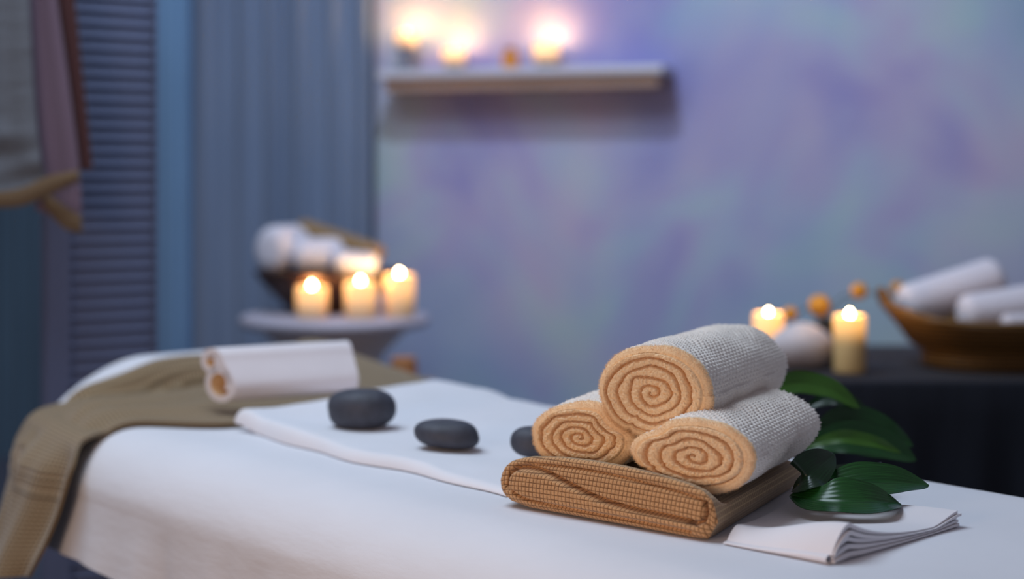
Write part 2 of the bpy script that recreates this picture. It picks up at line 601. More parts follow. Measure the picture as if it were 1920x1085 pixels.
# ================================================================== ROUND PEDESTAL TABLE
M_stand = simple('pale_stone_paint', lin(196, 190, 200), 0.5, 0.05, 9)
M_stand2 = simple('beige_stone_paint', lin(214, 202, 196), 0.6, 0.05, 9)
RX, RYc, RZ = -0.414, 3.80, 0.766
ped = thing('pedestal_table', (RX, RYc, 0), 'round pale pedestal table in front of the blue-grey curtain', 'table')
MB().lathe([(0.0002, RZ - .03), (.19, RZ - .03), (.215, RZ - .024), (.222, RZ - .012), (.218, RZ - .003), (.210, RZ), (0.0002, RZ)], 72, c=(RX, RYc, 0)).build('table_top', M_stand, ped)
MB().lathe([(.17, RZ - .0305), (.155, RZ - .05), (.12, RZ - .085), (.085, RZ - .14), (.06, RZ - .22), (.05, RZ - .4), (.055, .12), (.09, .05), (.16, .025), (.17, 0.002), (0.0002, 0.002)], 60, c=(RX, RYc, 0)).build('pedestal', M_stand2, ped)

M_bowl = simple('dark_wood_bowl', lin(62, 42, 34), 0.45, 0.2, 8, scale=(1, 1, 8))
BX, BY = (612 - 960) / F * 3.885, 3.885
bowl = thing('wooden_bowl', (BX, BY, RZ), 'dark wooden bowl filled with rolled towels on the round table', 'bowl')
bp = [(0.0002, 0), (.082, 0), (.088, .004), (.105, .022), (.135, .052), (.160, .080), (.172, .098), (.168, .100), (.155, .082), (.125, .050), (.09, .016), (0.0002, .012)]
MB().lathe(bp, 64, c=(BX, BY, RZ)).build('bowl_body', M_bowl, bowl)

gr = 'candles on the round table'
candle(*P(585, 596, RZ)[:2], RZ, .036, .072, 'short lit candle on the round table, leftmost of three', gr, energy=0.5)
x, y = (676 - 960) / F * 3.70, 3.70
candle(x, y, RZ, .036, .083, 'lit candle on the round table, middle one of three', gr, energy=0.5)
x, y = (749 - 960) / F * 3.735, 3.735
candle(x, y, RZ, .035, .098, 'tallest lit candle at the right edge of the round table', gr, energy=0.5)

# ================================================================== ROLLED TOWELS
M_terry = simple('white_terry_cloth', lin(240, 230, 220), 0.95, 0.06, 300, 0.5, 0.001, 0.4, 0.1)
M_peach = simple('peach_terry_cloth', lin(252, 214, 170), 0.95, 0.07, 500, 0.7, 0.0012, 0.3, 0.1)
M_white = simple('soft_white_towel', lin(226, 220, 226), 0.95, 0.04, 120, 0.3, 0.0015, 0.3, 0.1)
M_tanroll = simple('tan_rolled_cloth', lin(150, 122, 86), 0.9, 0.10, 80, 0.4, 0.001, 0.2, 0.1)


def roll_mesh(c, axis, L, rx, rz, turns=4.5, nth=360, nz=230, rres=60, detail=True, shape=None, phase=0.0, ccw=1, seed=0, fuzz=0, tail=None, knit=True, irr=0.05, gdepth=1.0, rim=0.007):
    """a towel rolled into a spiral: c = centre of the front face, axis points from the front to the back"""
    c = np.asarray(c, float)
    ax = np.asarray(axis, float) / np.linalg.norm(axis)
    e1 = np.cross(ax, [0, 0, 1.0]); e1 /= np.linalg.norm(e1)      # to the right, seen from the front
    e2 = np.cross(e1, ax)
    th = np.linspace(0, 2 * PI, nth, endpoint=False)
    R = np.stack([np.cos(th) * rx, np.sin(th) * rz], 1)
    k = np.ones(nth)
    if shape is not None:
        k = shape(th, R)
    if tail is not None:
        dth = (th - tail + PI) % (2 * PI) - PI
        k = k * (1 - 0.05 * np.exp(-(dth / 0.05) ** 2))
    R = R * k[:, None]
    mb = MB()
    # ---- side surface
    zz = np.linspace(0, 1, nz)
    z = zz * L
    arc = np.concatenate([[0], np.cumsum(np.linalg.norm(np.diff(R, axis=0), axis=1))])
    per = arc[-1] + np.linalg.norm(R[0] - R[-1])
    edge = np.minimum(z, L - z)
    q = np.clip(edge / rim, 0, 1)
    ins = rim * (1 - np.sqrt(1 - (1 - q) ** 2))          # rounded ends
    rl = np.linalg.norm(R, axis=1)
    Un = R / rl[:, None]
    disp = np.zeros((nth, nz))
    if detail:
        TH, ZZ = np.meshgrid(arc, z, indexing='ij')
        if knit:
            nc = round(per / 0.0076)
            uu = TH / per * nc * 2 * PI
            vv = ZZ / 0.0098 * 2 * PI
            h = np.cos(uu) * np.cos(vv)
            kf = smooth((ZZ - .007) / .012)
            disp += kf * 0.0014 * np.where(h > 0, h, .5 * h) + kf * .0003 * np.cos(2 * uu)
        disp += 0.0003 * vnoise(TH / 0.004, ZZ / 0.004, seed, 2) + 0.0016 * vnoise(TH / 0.03, ZZ / 0.04, seed + 5, 2)
    rr = rl[:, None] - ins[None] + disp
    G = (c + z[None, :, None] * ax + (rr * Un[:, 0:1])[..., None] * e1 + (rr * Un[:, 1:2])[..., None] * e2)
    front = (np.arange(nz - 1) < np.sum(z < 0.010)) & (gdepth > .5)
    mi = np.tile(np.where(front, 1, 0), (nth, 1)).ravel()
    mb.grid(G, cu=True, mi=mi)
    # ---- end faces
    for end in (0, 1):
        rho = np.linspace(0, 1, rres) ** 0.8
        RHO, TT = np.meshgrid(rho, th, indexing='xy')     # (nth, rres)
        ph = ccw * TT / (2 * PI) + phase
        rw = RHO + irr * vnoise(4 + 3 * RHO * np.cos(TT), 9 + 3 * RHO * np.sin(TT), seed + 21, 2) * (1 - RHO ** 6)
        t = (rw * turns - ph) % 1.0
        w = np.abs(2 * t - 1)                              # 1 at the groove, 0 on the crest
        groove = w ** 9
        fade = np.where(RHO > 0.965, 0, 1)
        pil = 0.0045 * gdepth * (1 - w ** 3) * fade
        dep = -0.0085 * gdepth * groove * fade + pil
        nzs = 0.0010 * vnoise(RHO * np.cos(TT) * rx / 0.0022, RHO * np.sin(TT) * rz / 0.0022, seed + 3, 2) if detail else 0
        bul = dep + nzs * fade
        rb = (rl - rim)[:, None] * RHO
        # the rim blends to the side surface
        rb = np.where(RHO > 0.999, (rl - ins[0])[:, None] + disp[:, :1], rb)
        off = np.where(RHO > 0.999, 0.0, bul)
        s = -1 if end == 0 else 1
        base = c if end == 0 else c + ax * L
        Gc = base + (s * off)[..., None] * ax + (rb * Un[:, 0:1])[..., None] * e1 + (rb * Un[:, 1:2])[..., None] * e2
        mb.grid(Gc, cu=True, mi=1, flip=(end == 0))
    # ---- loose fibres of the pile
    if fuzz:
        r = np.random.default_rng(seed + 99)
        def blades(Pt, Nr, mi_, ln):
            n = len(Pt)
            d = Nr + r.normal(0, 0.55, (n, 3))
            d /= np.linalg.norm(d, axis=1)[:, None]
            s = np.cross(d, r.normal(0, 1, (n, 3)))
            s /= np.linalg.norm(s, axis=1)[:, None]
            l = ln * r.uniform(0.4, 1.0, n)[:, None]
            v = np.stack([Pt - s * 0.00013, Pt + s * 0.00013, Pt + d * l], 1).reshape(-1, 3)
            f = np.arange(3 * n).reshape(n, 3)
            mb.add(v, np.hstack([f, f[:, 2:]]), mi_)
        n = fuzz
        i = r.integers(0, nth, n); j = r.integers(0, nz, n)
        nr = Un[i, 0:1] * e1 + Un[i, 1:2] * e2
        blades(G[i, j], nr, np.where(z[j] < 0.010, 1, 0), 0.0026)
        n2 = fuzz // 2
        i = r.integers(0, nth, n2); rr_ = np.sqrt(r.random(n2)); j = np.clip((rr_ ** 1.25 * rres).astype(int), 0, rres - 2)
        RHOi = (j / (rres - 1)) ** 0.8
        Pf = c + ((rl[i] - rim) * RHOi * Un[i, 0])[:, None] * e1 + ((rl[i] - rim) * RHOi * Un[i, 1])[:, None] * e2 - ax * 0.003
        blades(Pf, np.tile(-ax, (n2, 1)), 1, 0.0026)
        n3 = fuzz // 5
        i = r.integers(0, nth, n3); j = r.integers(0, 6, n3)
        nr = Un[i, 0:1] * e1 + Un[i, 1:2] * e2 - 0.5 * ax
        blades(G[i, j], nr, 1, 0.0038)
    return mb


# ---- rolls in the wooden bowl and the tan roll on them
def rolled(name, c, axis, L, rx, rz, mats, label, cat, group, turns=3.5, **kw):
    o = roll_mesh(c, axis, L, rx, rz, turns, nth=96, nz=90, rres=40, detail=False, gdepth=.12, rim=min(rx, rz) * .62, **kw).build(name, mats, loc=tuple(np.asarray(c) - np.array([0, 0, rz])))
    return tag(o, label, cat, group)


zb = RZ + .100
gb = 'rolled towels in the wooden bowl'
rolled('rolled_towel', (BX - .128, BY - .07, zb + .050), (.45, 1, 0), .15, .050, .057, [M_white, M_white], 'plump white rolled towel at the left side of the wooden bowl', 'towel', gb)
rolled('rolled_towel', (BX - .078, BY - .045, zb + .034), (1, .2, 0), .125, .050, .044, [M_white, M_white], 'white rolled towel in the middle of the wooden bowl', 'towel', gb)
rolled('rolled_towel', (BX + .030, BY - .075, zb + .024), (1, -.1, -.12), .10, .036, .030, [M_white, M_white], 'smaller white rolled towel at the right of the wooden bowl', 'towel', gb)
a0, a1 = Q(562, 424, 3.935), Q(716, 477, 3.85)
rolled('rolled_cloth', a0, a1 - a0, np.linalg.norm(a1 - a0), .024, .021, [M_tanroll, M_tanroll], 'thin tan rolled cloth lying slanted on the towels in the wooden bowl', 'cloth', None)

# ================================================================== SMALL POT ON A STOOL (behind the massage table)
M_clay = simple('terracotta_clay', lin(190, 130, 84), .8, .1, 20)
p = Q(757, 714, 3.3)
st = thing('low_stool', (p[0], p[1], 0), 'low wooden stool behind the massage table carrying the small clay pot', 'stool')
MB().lathe([(0.0002, p[2] - .02), (.066, p[2] - .02), (.07, p[2] - .012), (.07, p[2] - .004), (.066, p[2]), (0.0002, p[2])], 40, c=(p[0], p[1], 0)).build('seat', M_shelfw, st)
for k in range(3):
    a = k * 2 * PI / 3 + .5
    MB().tube([(p[0] + .045 * math.cos(a), p[1] + .045 * math.sin(a), p[2] - .021), (p[0] + .09 * math.cos(a), p[1] + .09 * math.sin(a), 0.002)], [.013, .010]).build('leg', M_shelfw, st)
pot = thing('clay_pot', p, 'small tan clay pot just visible behind the massage table below the round table', 'pot')
MB().lathe([(0.0002, 0), (.020, 0), (.026, .010), (.028, .028), (.024, .042), (.026, .047), (.022, .048), (.021, .042), (.024, .02), (0.0002, .008)], 36, c=p).build('pot_body', M_clay, pot)

# ================================================================== MASSAGE TABLE, SHEET
S0, S1, V0, V1 = -2.44, -0.42, 0.93, 1.60


def rr_outline(s0, s1, v0, v1, rad, step=0.012):
    """rounded rectangle in (s, v); rad = radii at (s0,v0),(s1,v0),(s1,v1),(s0,v1)"""
    pts, nrm = [], []
    cs = [(s0 + rad[0], v0 + rad[0], PI, 1.5 * PI, rad[0]), (s1 - rad[1], v0 + rad[1], 1.5 * PI, 2 * PI, rad[1]),
          (s1 - rad[2], v1 - rad[2], 0, .5 * PI, rad[2]), (s0 + rad[3], v1 - rad[3], .5 * PI, PI, rad[3])]
    for k, (cx, cy, a0, a1, r) in enumerate(cs):
        n = max(6, int(r * PI / 2 / step))
        for a in np.linspace(a0, a1, n):
            pts.append((cx + r * math.cos(a), cy + r * math.sin(a))); nrm.append((math.cos(a), math.sin(a)))
        nx = cs[(k + 1) % 4]
        e = (cx + r * math.cos(a1), cy + r * math.sin(a1))
        s = (nx[0] + nx[4] * math.cos(nx[2]), nx[1] + nx[4] * math.sin(nx[2]))
        m = max(2, int(math.dist(e, s) / step))
        for q in np.linspace(0, 1, m + 1)[1:-1]:
            pts.append((e[0] + (s[0] - e[0]) * q, e[1] + (s[1] - e[1]) * q)); nrm.append((math.cos(a1), math.sin(a1)))
    return np.array(pts), np.array(nrm)


RAD = (0.30, 0.2, 0.22, 0.10)
EDGE = 0.10


def sd_round(s, v, s0=S0, s1=S1, v0=V0, v1=V1, rad=RAD):
    """inside distance of the table outline (positive inside)"""
    cx, cy = (s0 + s1) / 2, (v0 + v1) / 2
    r = np.where(s < cx, np.where(v < cy, rad[0], rad[3]), np.where(v < cy, rad[1], rad[2]))
    qx = np.abs(s - cx) - (s1 - s0) / 2 + r
    qy = np.abs(v - cy) - (v1 - v0) / 2 + r
    return -(np.minimum(np.maximum(qx, qy), 0) + np.hypot(np.maximum(qx, 0), np.maximum(qy, 0)) - r)


def edge_drop(d):
    q = np.clip(d / EDGE, 0, 1)
    return EDGE * (1 - np.sqrt(np.clip(1 - (1 - q) ** 2, 0, 1))) * 0.8


PS0, PS1, PV0, PV1 = -2.435, -2.265, 1.03, 1.595
PRAD = (0.10, 0.05, 0.05, 0.08)


def pillow_h(s, v):
    d = sd_round(s, v, PS0, PS1, PV0, PV1, PRAD)
    q = np.clip(d / 0.07, 0, 1)
    return 0.054 * np.sqrt(np.clip(1 - (1 - q) ** 2, 0, 1)) * (d > 0) * (.35 + .65 * smooth((v - PV0) / .17))


def top_z(s, v):
    d = sd_round(s, v)
    return TOP - edge_drop(d) + pillow_h(s, v)


M_sheet = fabric_mat('white_cotton_sheet', lin(226, 226, 232), wr_scale=(7, 7, 26), wr=0.22)
M_frame = simple('dark_table_frame', lin(58, 52, 52), .5, .1, 10)
M_pad = simple('cream_table_pad', lin(190, 180, 170), .6, .05, 10)
ctr = sv((S0 + S1) / 2, (V0 + V1) / 2, 0)
bed = thing('massage_table', ctr, 'padded massage table under a white cotton sheet', 'table')
pts, nrm = rr_outline(S0 + .012, S1 - .012, V0 + .012, V1 - .012, [r - .012 for r in RAD], .03)


def ring3(pts, nrm, ins, z):
    q = pts - nrm * np.reshape(ins, (-1, 1))
    return np.stack([q[:, 0] * U[0] + q[:, 1] * V[0], q[:, 0] * U[1] + q[:, 1] * V[1], np.full(len(q), z) if np.isscalar(z) else z], 1)


rings = [ring3(pts, nrm, .02, .62), ring3(pts, nrm, 0, .63), ring3(pts, nrm, 0, .67), ring3(pts, nrm, .012, .705), ring3(pts, nrm, .04, .733), ring3(pts, nrm, .075, .742)]
G = np.stack(rings, 1)
mb = MB().grid(G, cu=True)
n = len(pts)
for k, zc in ((0, .62), (-1, .742)):
    ring = G[:, k]
    mb.add(np.vstack([ring, [ctr[0], ctr[1], zc]]), [(i, (i + 1) % n, n, n) for i in range(n)])
mb.build('padded_top', M_pad, bed)
U3, V3 = np.array([U[0], U[1], 0]), np.array([V[0], V[1], 0])
mb = MB()
mb.box(sv((S0 + S1) / 2, V0 + .10, .585), (1.7, .03, .06), ax=[U3, V3, Z3])
mb.box(sv((S0 + S1) / 2, V1 - .10, .585), (1.7, .03, .06), ax=[U3, V3, Z3])
for s in (S0 + .3, S1 - .25):
    mb.box(sv(s, (V0 + V1) / 2, .585), (.03, .46, .06), ax=[U3, V3, Z3])
mb.build('frame', M_frame, bed, smooth_=False)
for s in (S0 + .42, S1 - .3):
    for v in (V0 + .12, V1 - .12):
        MB().box(sv(s, v, .278), (.045, .045, .552), ax=[U3, V3, Z3]).build('leg', M_frame, bed, bevel=.004, smooth_=False)

# the sheet: flat top, rolled edge, loose skirt
pts, nrm = rr_outline(S0, S1, V0, V1, RAD, .008)
n = len(pts)
arc = np.concatenate([[0], np.cumsum(np.linalg.norm(np.diff(pts, axis=0), axis=1))])
fold = vnoise(arc / .085, arc * 0, 31, 3)
fold2 = vnoise(arc / .30, arc * 0 + 3, 37, 2)
rings = []
HEM = .584
for q in np.linspace(1, 0, 26):              # skirt, hem upwards
    z = (TOP - EDGE * .8) * (1 - q) + (HEM + .010 * fold2) * q
    o = .003 + .006 * q + (.007 * fold + .007 * fold2) * q ** 1.1
    rings.append(ring3(pts, nrm, -o, z))
for a in np.linspace(0, 1, 12)[1:]:
    d = EDGE * (1 - math.cos(a * PI / 2))
    rings.append(ring3(pts, nrm, d - .004 * (1 - a), TOP - EDGE * .8 * (1 - math.sin(a * PI / 2))))
for ins in (.115, .135, .16, .2, .24, .28, .31, (V1 - V0) / 2):
    q = pts - nrm * ins
    q[:, 0] = np.clip(q[:, 0], S0 + ins, S1 - ins)
    q[:, 1] = np.clip(q[:, 1], V0 + ins, V1 - ins)
    rings.append(np.stack([q[:, 0] * U[0] + q[:, 1] * V[0], q[:, 0] * U[1] + q[:, 1] * V[1], np.full(n, TOP)], 1))
G = np.stack(rings, 1)
mb = MB().grid(G, cu=True)
sheet = mb.build('bed_sheet', M_sheet, loc=tuple(sv((S0 + S1) / 2, (V0 + V1) / 2, HEM)))
tag(sheet, 'white cotton sheet draped over the massage table with a loose skirt', 'sheet')

# ---- flat head cushion at the far end
ns, nv = 70, 120
ss = np.linspace(PS0, PS1, ns)
vv = np.linspace(PV0, PV1, nv)
# a quad-mapped superellipse keeps the outline round
A1, B1 = np.meshgrid(np.linspace(-1, 1, ns), np.linspace(-1, 1, nv), indexing='ij')
Sg = (PS0 + PS1) / 2 + A1 * (PS1 - PS0) / 2
Vg = (PV0 + PV1) / 2 + B1 * (PV1 - PV0) / 2
D = sd_round(Sg, Vg, PS0, PS1, PV0, PV1, PRAD)
# pull outside points to the outline
for _ in range(30):
    e = 1e-3
    gs = (sd_round(Sg + e, Vg, PS0, PS1, PV0, PV1, PRAD) - D) / e
    gv = (sd_round(Sg, Vg + e, PS0, PS1, PV0, PV1, PRAD) - D) / e
    m = np.where(D < 0, -D, 0)
    Sg, Vg = Sg + gs * m, Vg + gv * m
    D = sd_round(Sg, Vg, PS0, PS1, PV0, PV1, PRAD)
base = TOP - edge_drop(sd_round(Sg, Vg)) + .003
Zt = base + pillow_h(Sg, Vg)
mk = lambda S_, V_, Z_: np.stack([S_ * U[0] + V_ * V[0], S_ * U[1] + V_ * V[1], Z_], -1)
mb = MB().grid(mk(Sg, Vg, Zt)).grid(mk(Sg, Vg, base), flip=True)
o = mb.build('head_cushion', M_sheet, loc=tuple(sv((PS0 + PS1) / 2, (PV0 + PV1) / 2, TOP)))
tag(o, 'flat white cushion at the head end of the massage table behind the brown throw', 'cushion')

# ---- brown throw laid across the table and hanging over the near left corner
M_throw, nt, b = new_mat('brown_knit_throw')
b.inputs['Roughness'].default_value = 0.95
b.inputs['Specular IOR Level'].default_value = 0.1
b.inputs['Sheen Weight'].default_value = 0.3
uvc = coords(nt, 'UV', (1, 1, 1))
wv = N(nt, 'ShaderNodeTexWave', Scale=1.0, wave_type='BANDS', bands_direction='X', Distortion=0.6)
wv.inputs['Detail'].default_value = 1.0
nt.links.new(uvc, wv.inputs['Vector'])
wv2 = N(nt, 'ShaderNodeTexWave', Scale=1.0, wave_type='BANDS', bands_direction='Y', Distortion=0.6)
nt.links.new(uvc, wv2.inputs['Vector'])
mm = N(nt, 'ShaderNodeMath', operation='MULTIPLY')
nt.links.new(wv.outputs['Fac'], mm.inputs[0])
nt.links.new(wv2.outputs['Fac'], mm.inputs[1])
nt.links.new(ramp(nt, mm.outputs[0], [(0.0, lin(118, 100, 76)), (0.8, lin(176, 152, 118))]), b.inputs['Base Color'])
bump(nt, b, mm.outputs[0], 0.6, 0.003)

fr = [sv(-2.12, 1.645, .69), sv(-2.12, 1.61, .745), sv(-2.10, 1.56, .757), sv(-1.99, 1.42, .75), sv(-1.93, 1.22, .75), sv(-1.925, 1.10, .75), sv(-2.02, 1.01, .745),
      Q(160, 826, 2.14), Q(141, 878, 2.105), Q(114, 955, 2.10), Q(88, 1010, 2.10), Q(64, 1052, 2.10), Q(46, 1083, 2.11)]
bk = [sv(-2.41, 1.645, .72), sv(-2.41, 1.61, .772), sv(-2.40, 1.55, .795), sv(-2.295, 1.42, .75), sv(-2.305, 1.25, .75), sv(-2.29, 1.14, .75), sv(-2.285, 1.03, .75),
      Q(62, 778, 2.36), Q(44, 815, 2.36), Q(34, 880, 2.35), Q(14, 955, 2.34), Q(4, 1012, 2.33), Q(26, 1056, 2.28)]
nb, na = 260, 80
Fr, Bk = catmull(fr, nb), catmull(bk, nb)
a = np.linspace(0, 1, na)
G = Fr[:, None] * (1 - a)[None, :, None] + Bk[:, None] * a[None, :, None]
S_, V_ = to_sv(G[..., 0], G[..., 1])
dd = sd_round(S_, V_)
tb = np.linspace(0, 1, nb)[:, None]
rip = 0.006 + 0.010 * np.clip(np.sin(a[None] * 9 + tb * 9 + 1.0), 0, 1) ** 2 * smooth((tb - .12) / .2) * (1 - smooth((a[None] - .8) / .2)) * smooth(a[None] / .12)
rip += 0.014 * np.exp(-((a[None] - .55 - .2 * np.sin(tb * 7)) / .10) ** 2) * smooth((tb - .2) / .1) * (1 - smooth((tb - .5) / .1))
zt = top_z(S_, V_) + rip
ov = (dd > -0.004) & (G[..., 2] > .66)
onb = smooth((dd + .0) / .03)
G[..., 2] = np.where(ov, np.maximum(G[..., 2], zt), G[..., 2])
# hanging folds
hang = smooth((.745 - G[..., 2]) / .05) * smooth((tb - .45) / .04)
off = hang * (0.026 * np.sin(PI * a[None]) + 0.010 * np.sin(a[None] * 11 + 1.5 * tb * 3) + 0.004 * np.sin(a[None] * 23 + 2))
G[..., 0] += -off * .77
G[..., 1] += -off * .64
uvu = np.cumsum(np.concatenate([[0], np.linalg.norm(np.diff(G[:, na // 2], axis=0), axis=1)]))
UVt = np.zeros((nb, na, 2))
UVt[..., 0] = uvu[:, None] / .0065 / 3.2
UVt[..., 1] = (a * .24)[None] / .0065 / 3.2
# serrated hem end
Gd = np.gradient(G, axis=0); Ga = np.gradient(G, axis=1)
Nv = np.cross(Gd, Ga); Nv /= np.linalg.norm(Nv, axis=-1)[..., None] + 1e-9
if Nv[nb // 3, na // 2, 2] < 0:
    Nv = -Nv
Gu = G + Nv * .003
Gl = G - Nv * .0022
mb = MB().grid(Gu, uv=UVt.reshape(-1, 2)).grid(Gl, uv=UVt.reshape(-1, 2), flip=True)
for X_, Y_, u in ((Gu[:, 0], Gl[:, 0], UVt[:, 0]), (Gu[:, -1], Gl[:, -1], UVt[:, -1]), (Gu[0], Gl[0], UVt[0]), (Gu[-1], Gl[-1], UVt[-1])):
    mb.grid(np.stack([X_, Y_], 1), uv=np.stack([u, u], 1).reshape(-1, 2))
o = mb.build('throw', M_throw, loc=tuple(sv(-2.2, 1.2, TOP)))
tag(o, 'brown knitted throw laid across the massage table and hanging over its left corner', 'throw')


# ---- white folded towel under the stones
def soft_slab(cs, z0, th, r, nx, ny, wave=None, layers=1):
    """cs: four (s,v) corners near-left, near-right, far-right, far-left"""
    cs = np.array(cs, float)
    p, q = np.meshgrid(np.linspace(0, 1, nx), np.linspace(0, 1, ny), indexing='ij')
    # denser rows at the rims
    p = 0.5 - 0.5 * np.cos(PI * p); q = 0.5 - 0.5 * np.cos(PI * q)
    XY = ((1 - p) * (1 - q))[..., None] * cs[0] + (p * (1 - q))[..., None] * cs[1] + (p * q)[..., None] * cs[2] + ((1 - p) * q)[..., None] * cs[3]
    if wave is not None:
        XY = XY + wave(p, q)
    lx = np.linalg.norm(cs[1] - cs[0]); ly = np.linalg.norm(cs[3] - cs[0])
    e = np.minimum(np.minimum(p, 1 - p) * lx, np.minimum(q, 1 - q) * ly)
    prof = np.sqrt(np.clip(1 - (1 - np.clip(e / r, 0, 1)) ** 2, 0, 1))
    return XY[..., 0], XY[..., 1], prof, p, q


def wv_(p, q):
    d = np.zeros(p.shape + (2,))
    w = (1 - q) ** 3
    d[..., 1] = w * (.006 * np.sin(p * 9 + .6) + .004 * np.sin(p * 21)) - w * .012 * smooth((p - .15) / .25) * 0
    d[..., 0] = (1 - p) ** 3 * .008 * np.sin(q * 7)
    return d


S_, V_, prof, p_, q_ = soft_slab([(-1.90, 1.098), (-1.324, 1.092), (-1.54, 1.575), (-2.03, 1.575)], TOP, .016, .012, 150, 110, wv_)
th = .014 + .007 * np.exp(-(q_ / .10) ** 2) * smooth((.45 - p_) / .3) - .007 * smooth((p_ - .55) / .42)
bz = TOP - edge_drop(sd_round(S_, V_)) + .0015
bz = bz + .010 * smooth((-1.845 - S_) / .06)
Zu = bz + th * prof + .0015 * vnoise(S_ / .08, V_ / .08, 5, 2) * prof
mb = MB().grid(mk(S_, V_, Zu)).grid(mk(S_, V_, bz), flip=True)
M_towelw = fabric_mat('white_spa_towel', lin(230, 230, 236), wr_scale=(12, 12, 12), wr=0.12, weave=700)
o = mb.build('folded_towel', M_towelw, loc=tuple(sv(-1.7, 1.3, TOP)))
tag(o, 'flat folded white towel on the massage table with dark stones on it', 'towel')
TZ = TOP + .0148

# ---- double-scroll rolled towel on the throw
M_scroll = fabric_mat('white_scroll_towel', lin(232, 226, 230), wr_scale=(14, 14, 14), wr=0.10, weave=600)
M_scrolli = simple('warm_lit_inner_towel', lin(226, 186, 138), .95, .08, 200, .3, .001)  # warm light inside the scrolls put into the towel colour


def spiral(cx, cz, r0, r1, a0, a1, n):
    a = np.linspace(a0, a1, n)
    r = np.linspace(r0, r1, n)
    return np.stack([cx + r * np.cos(a), cz + r * np.sin(a)], 1)


# cross-section: x to the camera side, z up; path winds out of the near scroll, over the top, into the far scroll
sp1 = spiral(.030, .0285, .015, .0245, -PI * 2.2, PI * .02, 90)
sp2 = spiral(.016, .0570, .0170, .009, -PI * .02, PI * 2.3, 80)
path = np.vstack([sp1, sp2])
# smooth
for _ in range(6):
    path[1:-1] = .25 * path[:-2] + .5 * path[1:-1] + .25 * path[2:]
n = len(path)
Tg = np.gradient(path, axis=0); Tg /= np.linalg.norm(Tg, axis=1)[:, None]
Nm = np.stack([-Tg[:, 1], Tg[:, 0]], 1)
o1, o2 = path + Nm * .0042, path - Nm * .0042
g0 = np.array([*P(392, 757, .775)[:2], 0]); g1 = np.array([*P(640, 739, .775)[:2], 0])
axd = (g1 - g0) / np.linalg.norm(g1 - g0)
nrmd = np.array([axd[1], -axd[0], 0])            # towards the camera
LS = np.linalg.norm(g1 - g0) + .015
zb0 = .7745
org = g0 + np.array([0, 0, zb0]) - nrmd * .030
m = 40
al = np.linspace(0, LS, m)
mb = MB()
def ext(cv):
    sh = cv[:, 0][:, None] * .5 * (1 - al / LS)[None] + .0 * (1 - al / LS)[None]
    return org + (al[None] + sh)[..., None] * axd + cv[:, 0][:, None, None] * nrmd + cv[:, 1][:, None, None] * Z3
mi_path = np.repeat((np.arange(n - 1) < 80) | (np.arange(n - 1) > n - 50), m - 1).astype(int)
mb.grid(ext(o1), mi=mi_path)
mb.grid(ext(o2), mi=np.repeat((np.arange(n - 1) < 20), m - 1).astype(int), flip=True)
for kx, fl in ((0, False), (-1, True)):
    mb.grid(np.stack([ext(o1)[:, kx], ext(o2)[:, kx]], 1), flip=fl)
mb.grid(np.stack([ext(o1)[0], ext(o2)[0]], 1)); mb.grid(np.stack([ext(o1)[-1], ext(o2)[-1]], 1))
o = mb.build('scroll_towel', [M_scroll, M_scrolli], loc=tuple(org + axd * LS / 2))
tag(o, 'white towel rolled into a double scroll lying on the brown throw', 'towel')

# ---- stones
M_stone = simple('black_basalt', lin(66, 69, 80), 0.6, 0.15, 90, 0.35, .0008, 0, 0.35)


def stone(p, rx, ry, rz, rot, label, seed):
    th = np.linspace(0, 2 * PI, 72, endpoint=False)
    ph = np.linspace(-PI / 2, PI / 2, 44)
    T_, P_ = np.meshgrid(th, ph, indexing='ij')
    ce = np.sign(np.cos(P_)) * np.abs(np.cos(P_)) ** .68
    se = np.sign(np.sin(P_)) * np.abs(np.sin(P_)) ** .80
    x, y, z = ce * np.cos(T_), ce * np.sin(T_), se
    nn = 1 + .06 * np.sin(x * 2.1 + seed) * np.cos(y * 1.7 + seed * 2) + .05 * np.sin(z * 2.4 + x * 1.3 + seed)
    x, y, z = x * nn * rx, y * nn * ry, z * nn * rz + .10 * rz * x * np.cos(seed)
    c, s = math.cos(rot), math.sin(rot)
    G = np.stack([p[0] + c * x - s * y, p[1] + s * x + c * y, z - z.min() + p[2]], -1)
    o = MB().grid(G, cu=True).build('massage_stone', M_stone, loc=tuple(p))
    tag(o, label, 'stone', 'dark massage stones on the folded towel')


stone(np.array([*Q(674, 800, 2.09)[:2], TZ]), .0455, .036, .0258, -.25, 'largest dark massage stone, leftmost on the folded white towel', 0.4)
stone(np.array([*Q(838, 835, 1.94)[:2], TZ]), .0385, .029, .0175, -.2, 'flat dark massage stone between the largest one and the towel rolls', 2.1)
stone(np.array([*Q(1010, 860, 1.88)[:2], TZ]), .030, .026, .0175, 0, 'dark massage stone half hidden behind the left peach towel roll', 3.3)

# ================================================================== BROWN WAFFLE CLOTH UNDER THE ROLLS
L0 = P(940, 945)
R0 = P(1346, 1017)
fa = R0 - L0
ML = np.linalg.norm(fa)
fa /= ML
dv = np.array([0.436, 0.9, 0]); dv /= np.linalg.norm(dv)
fn = np.array([fa[1], -fa[0], 0])          # front normal, towards the camera
if fn[1] > 0:
    fn = -fn
MD = .285


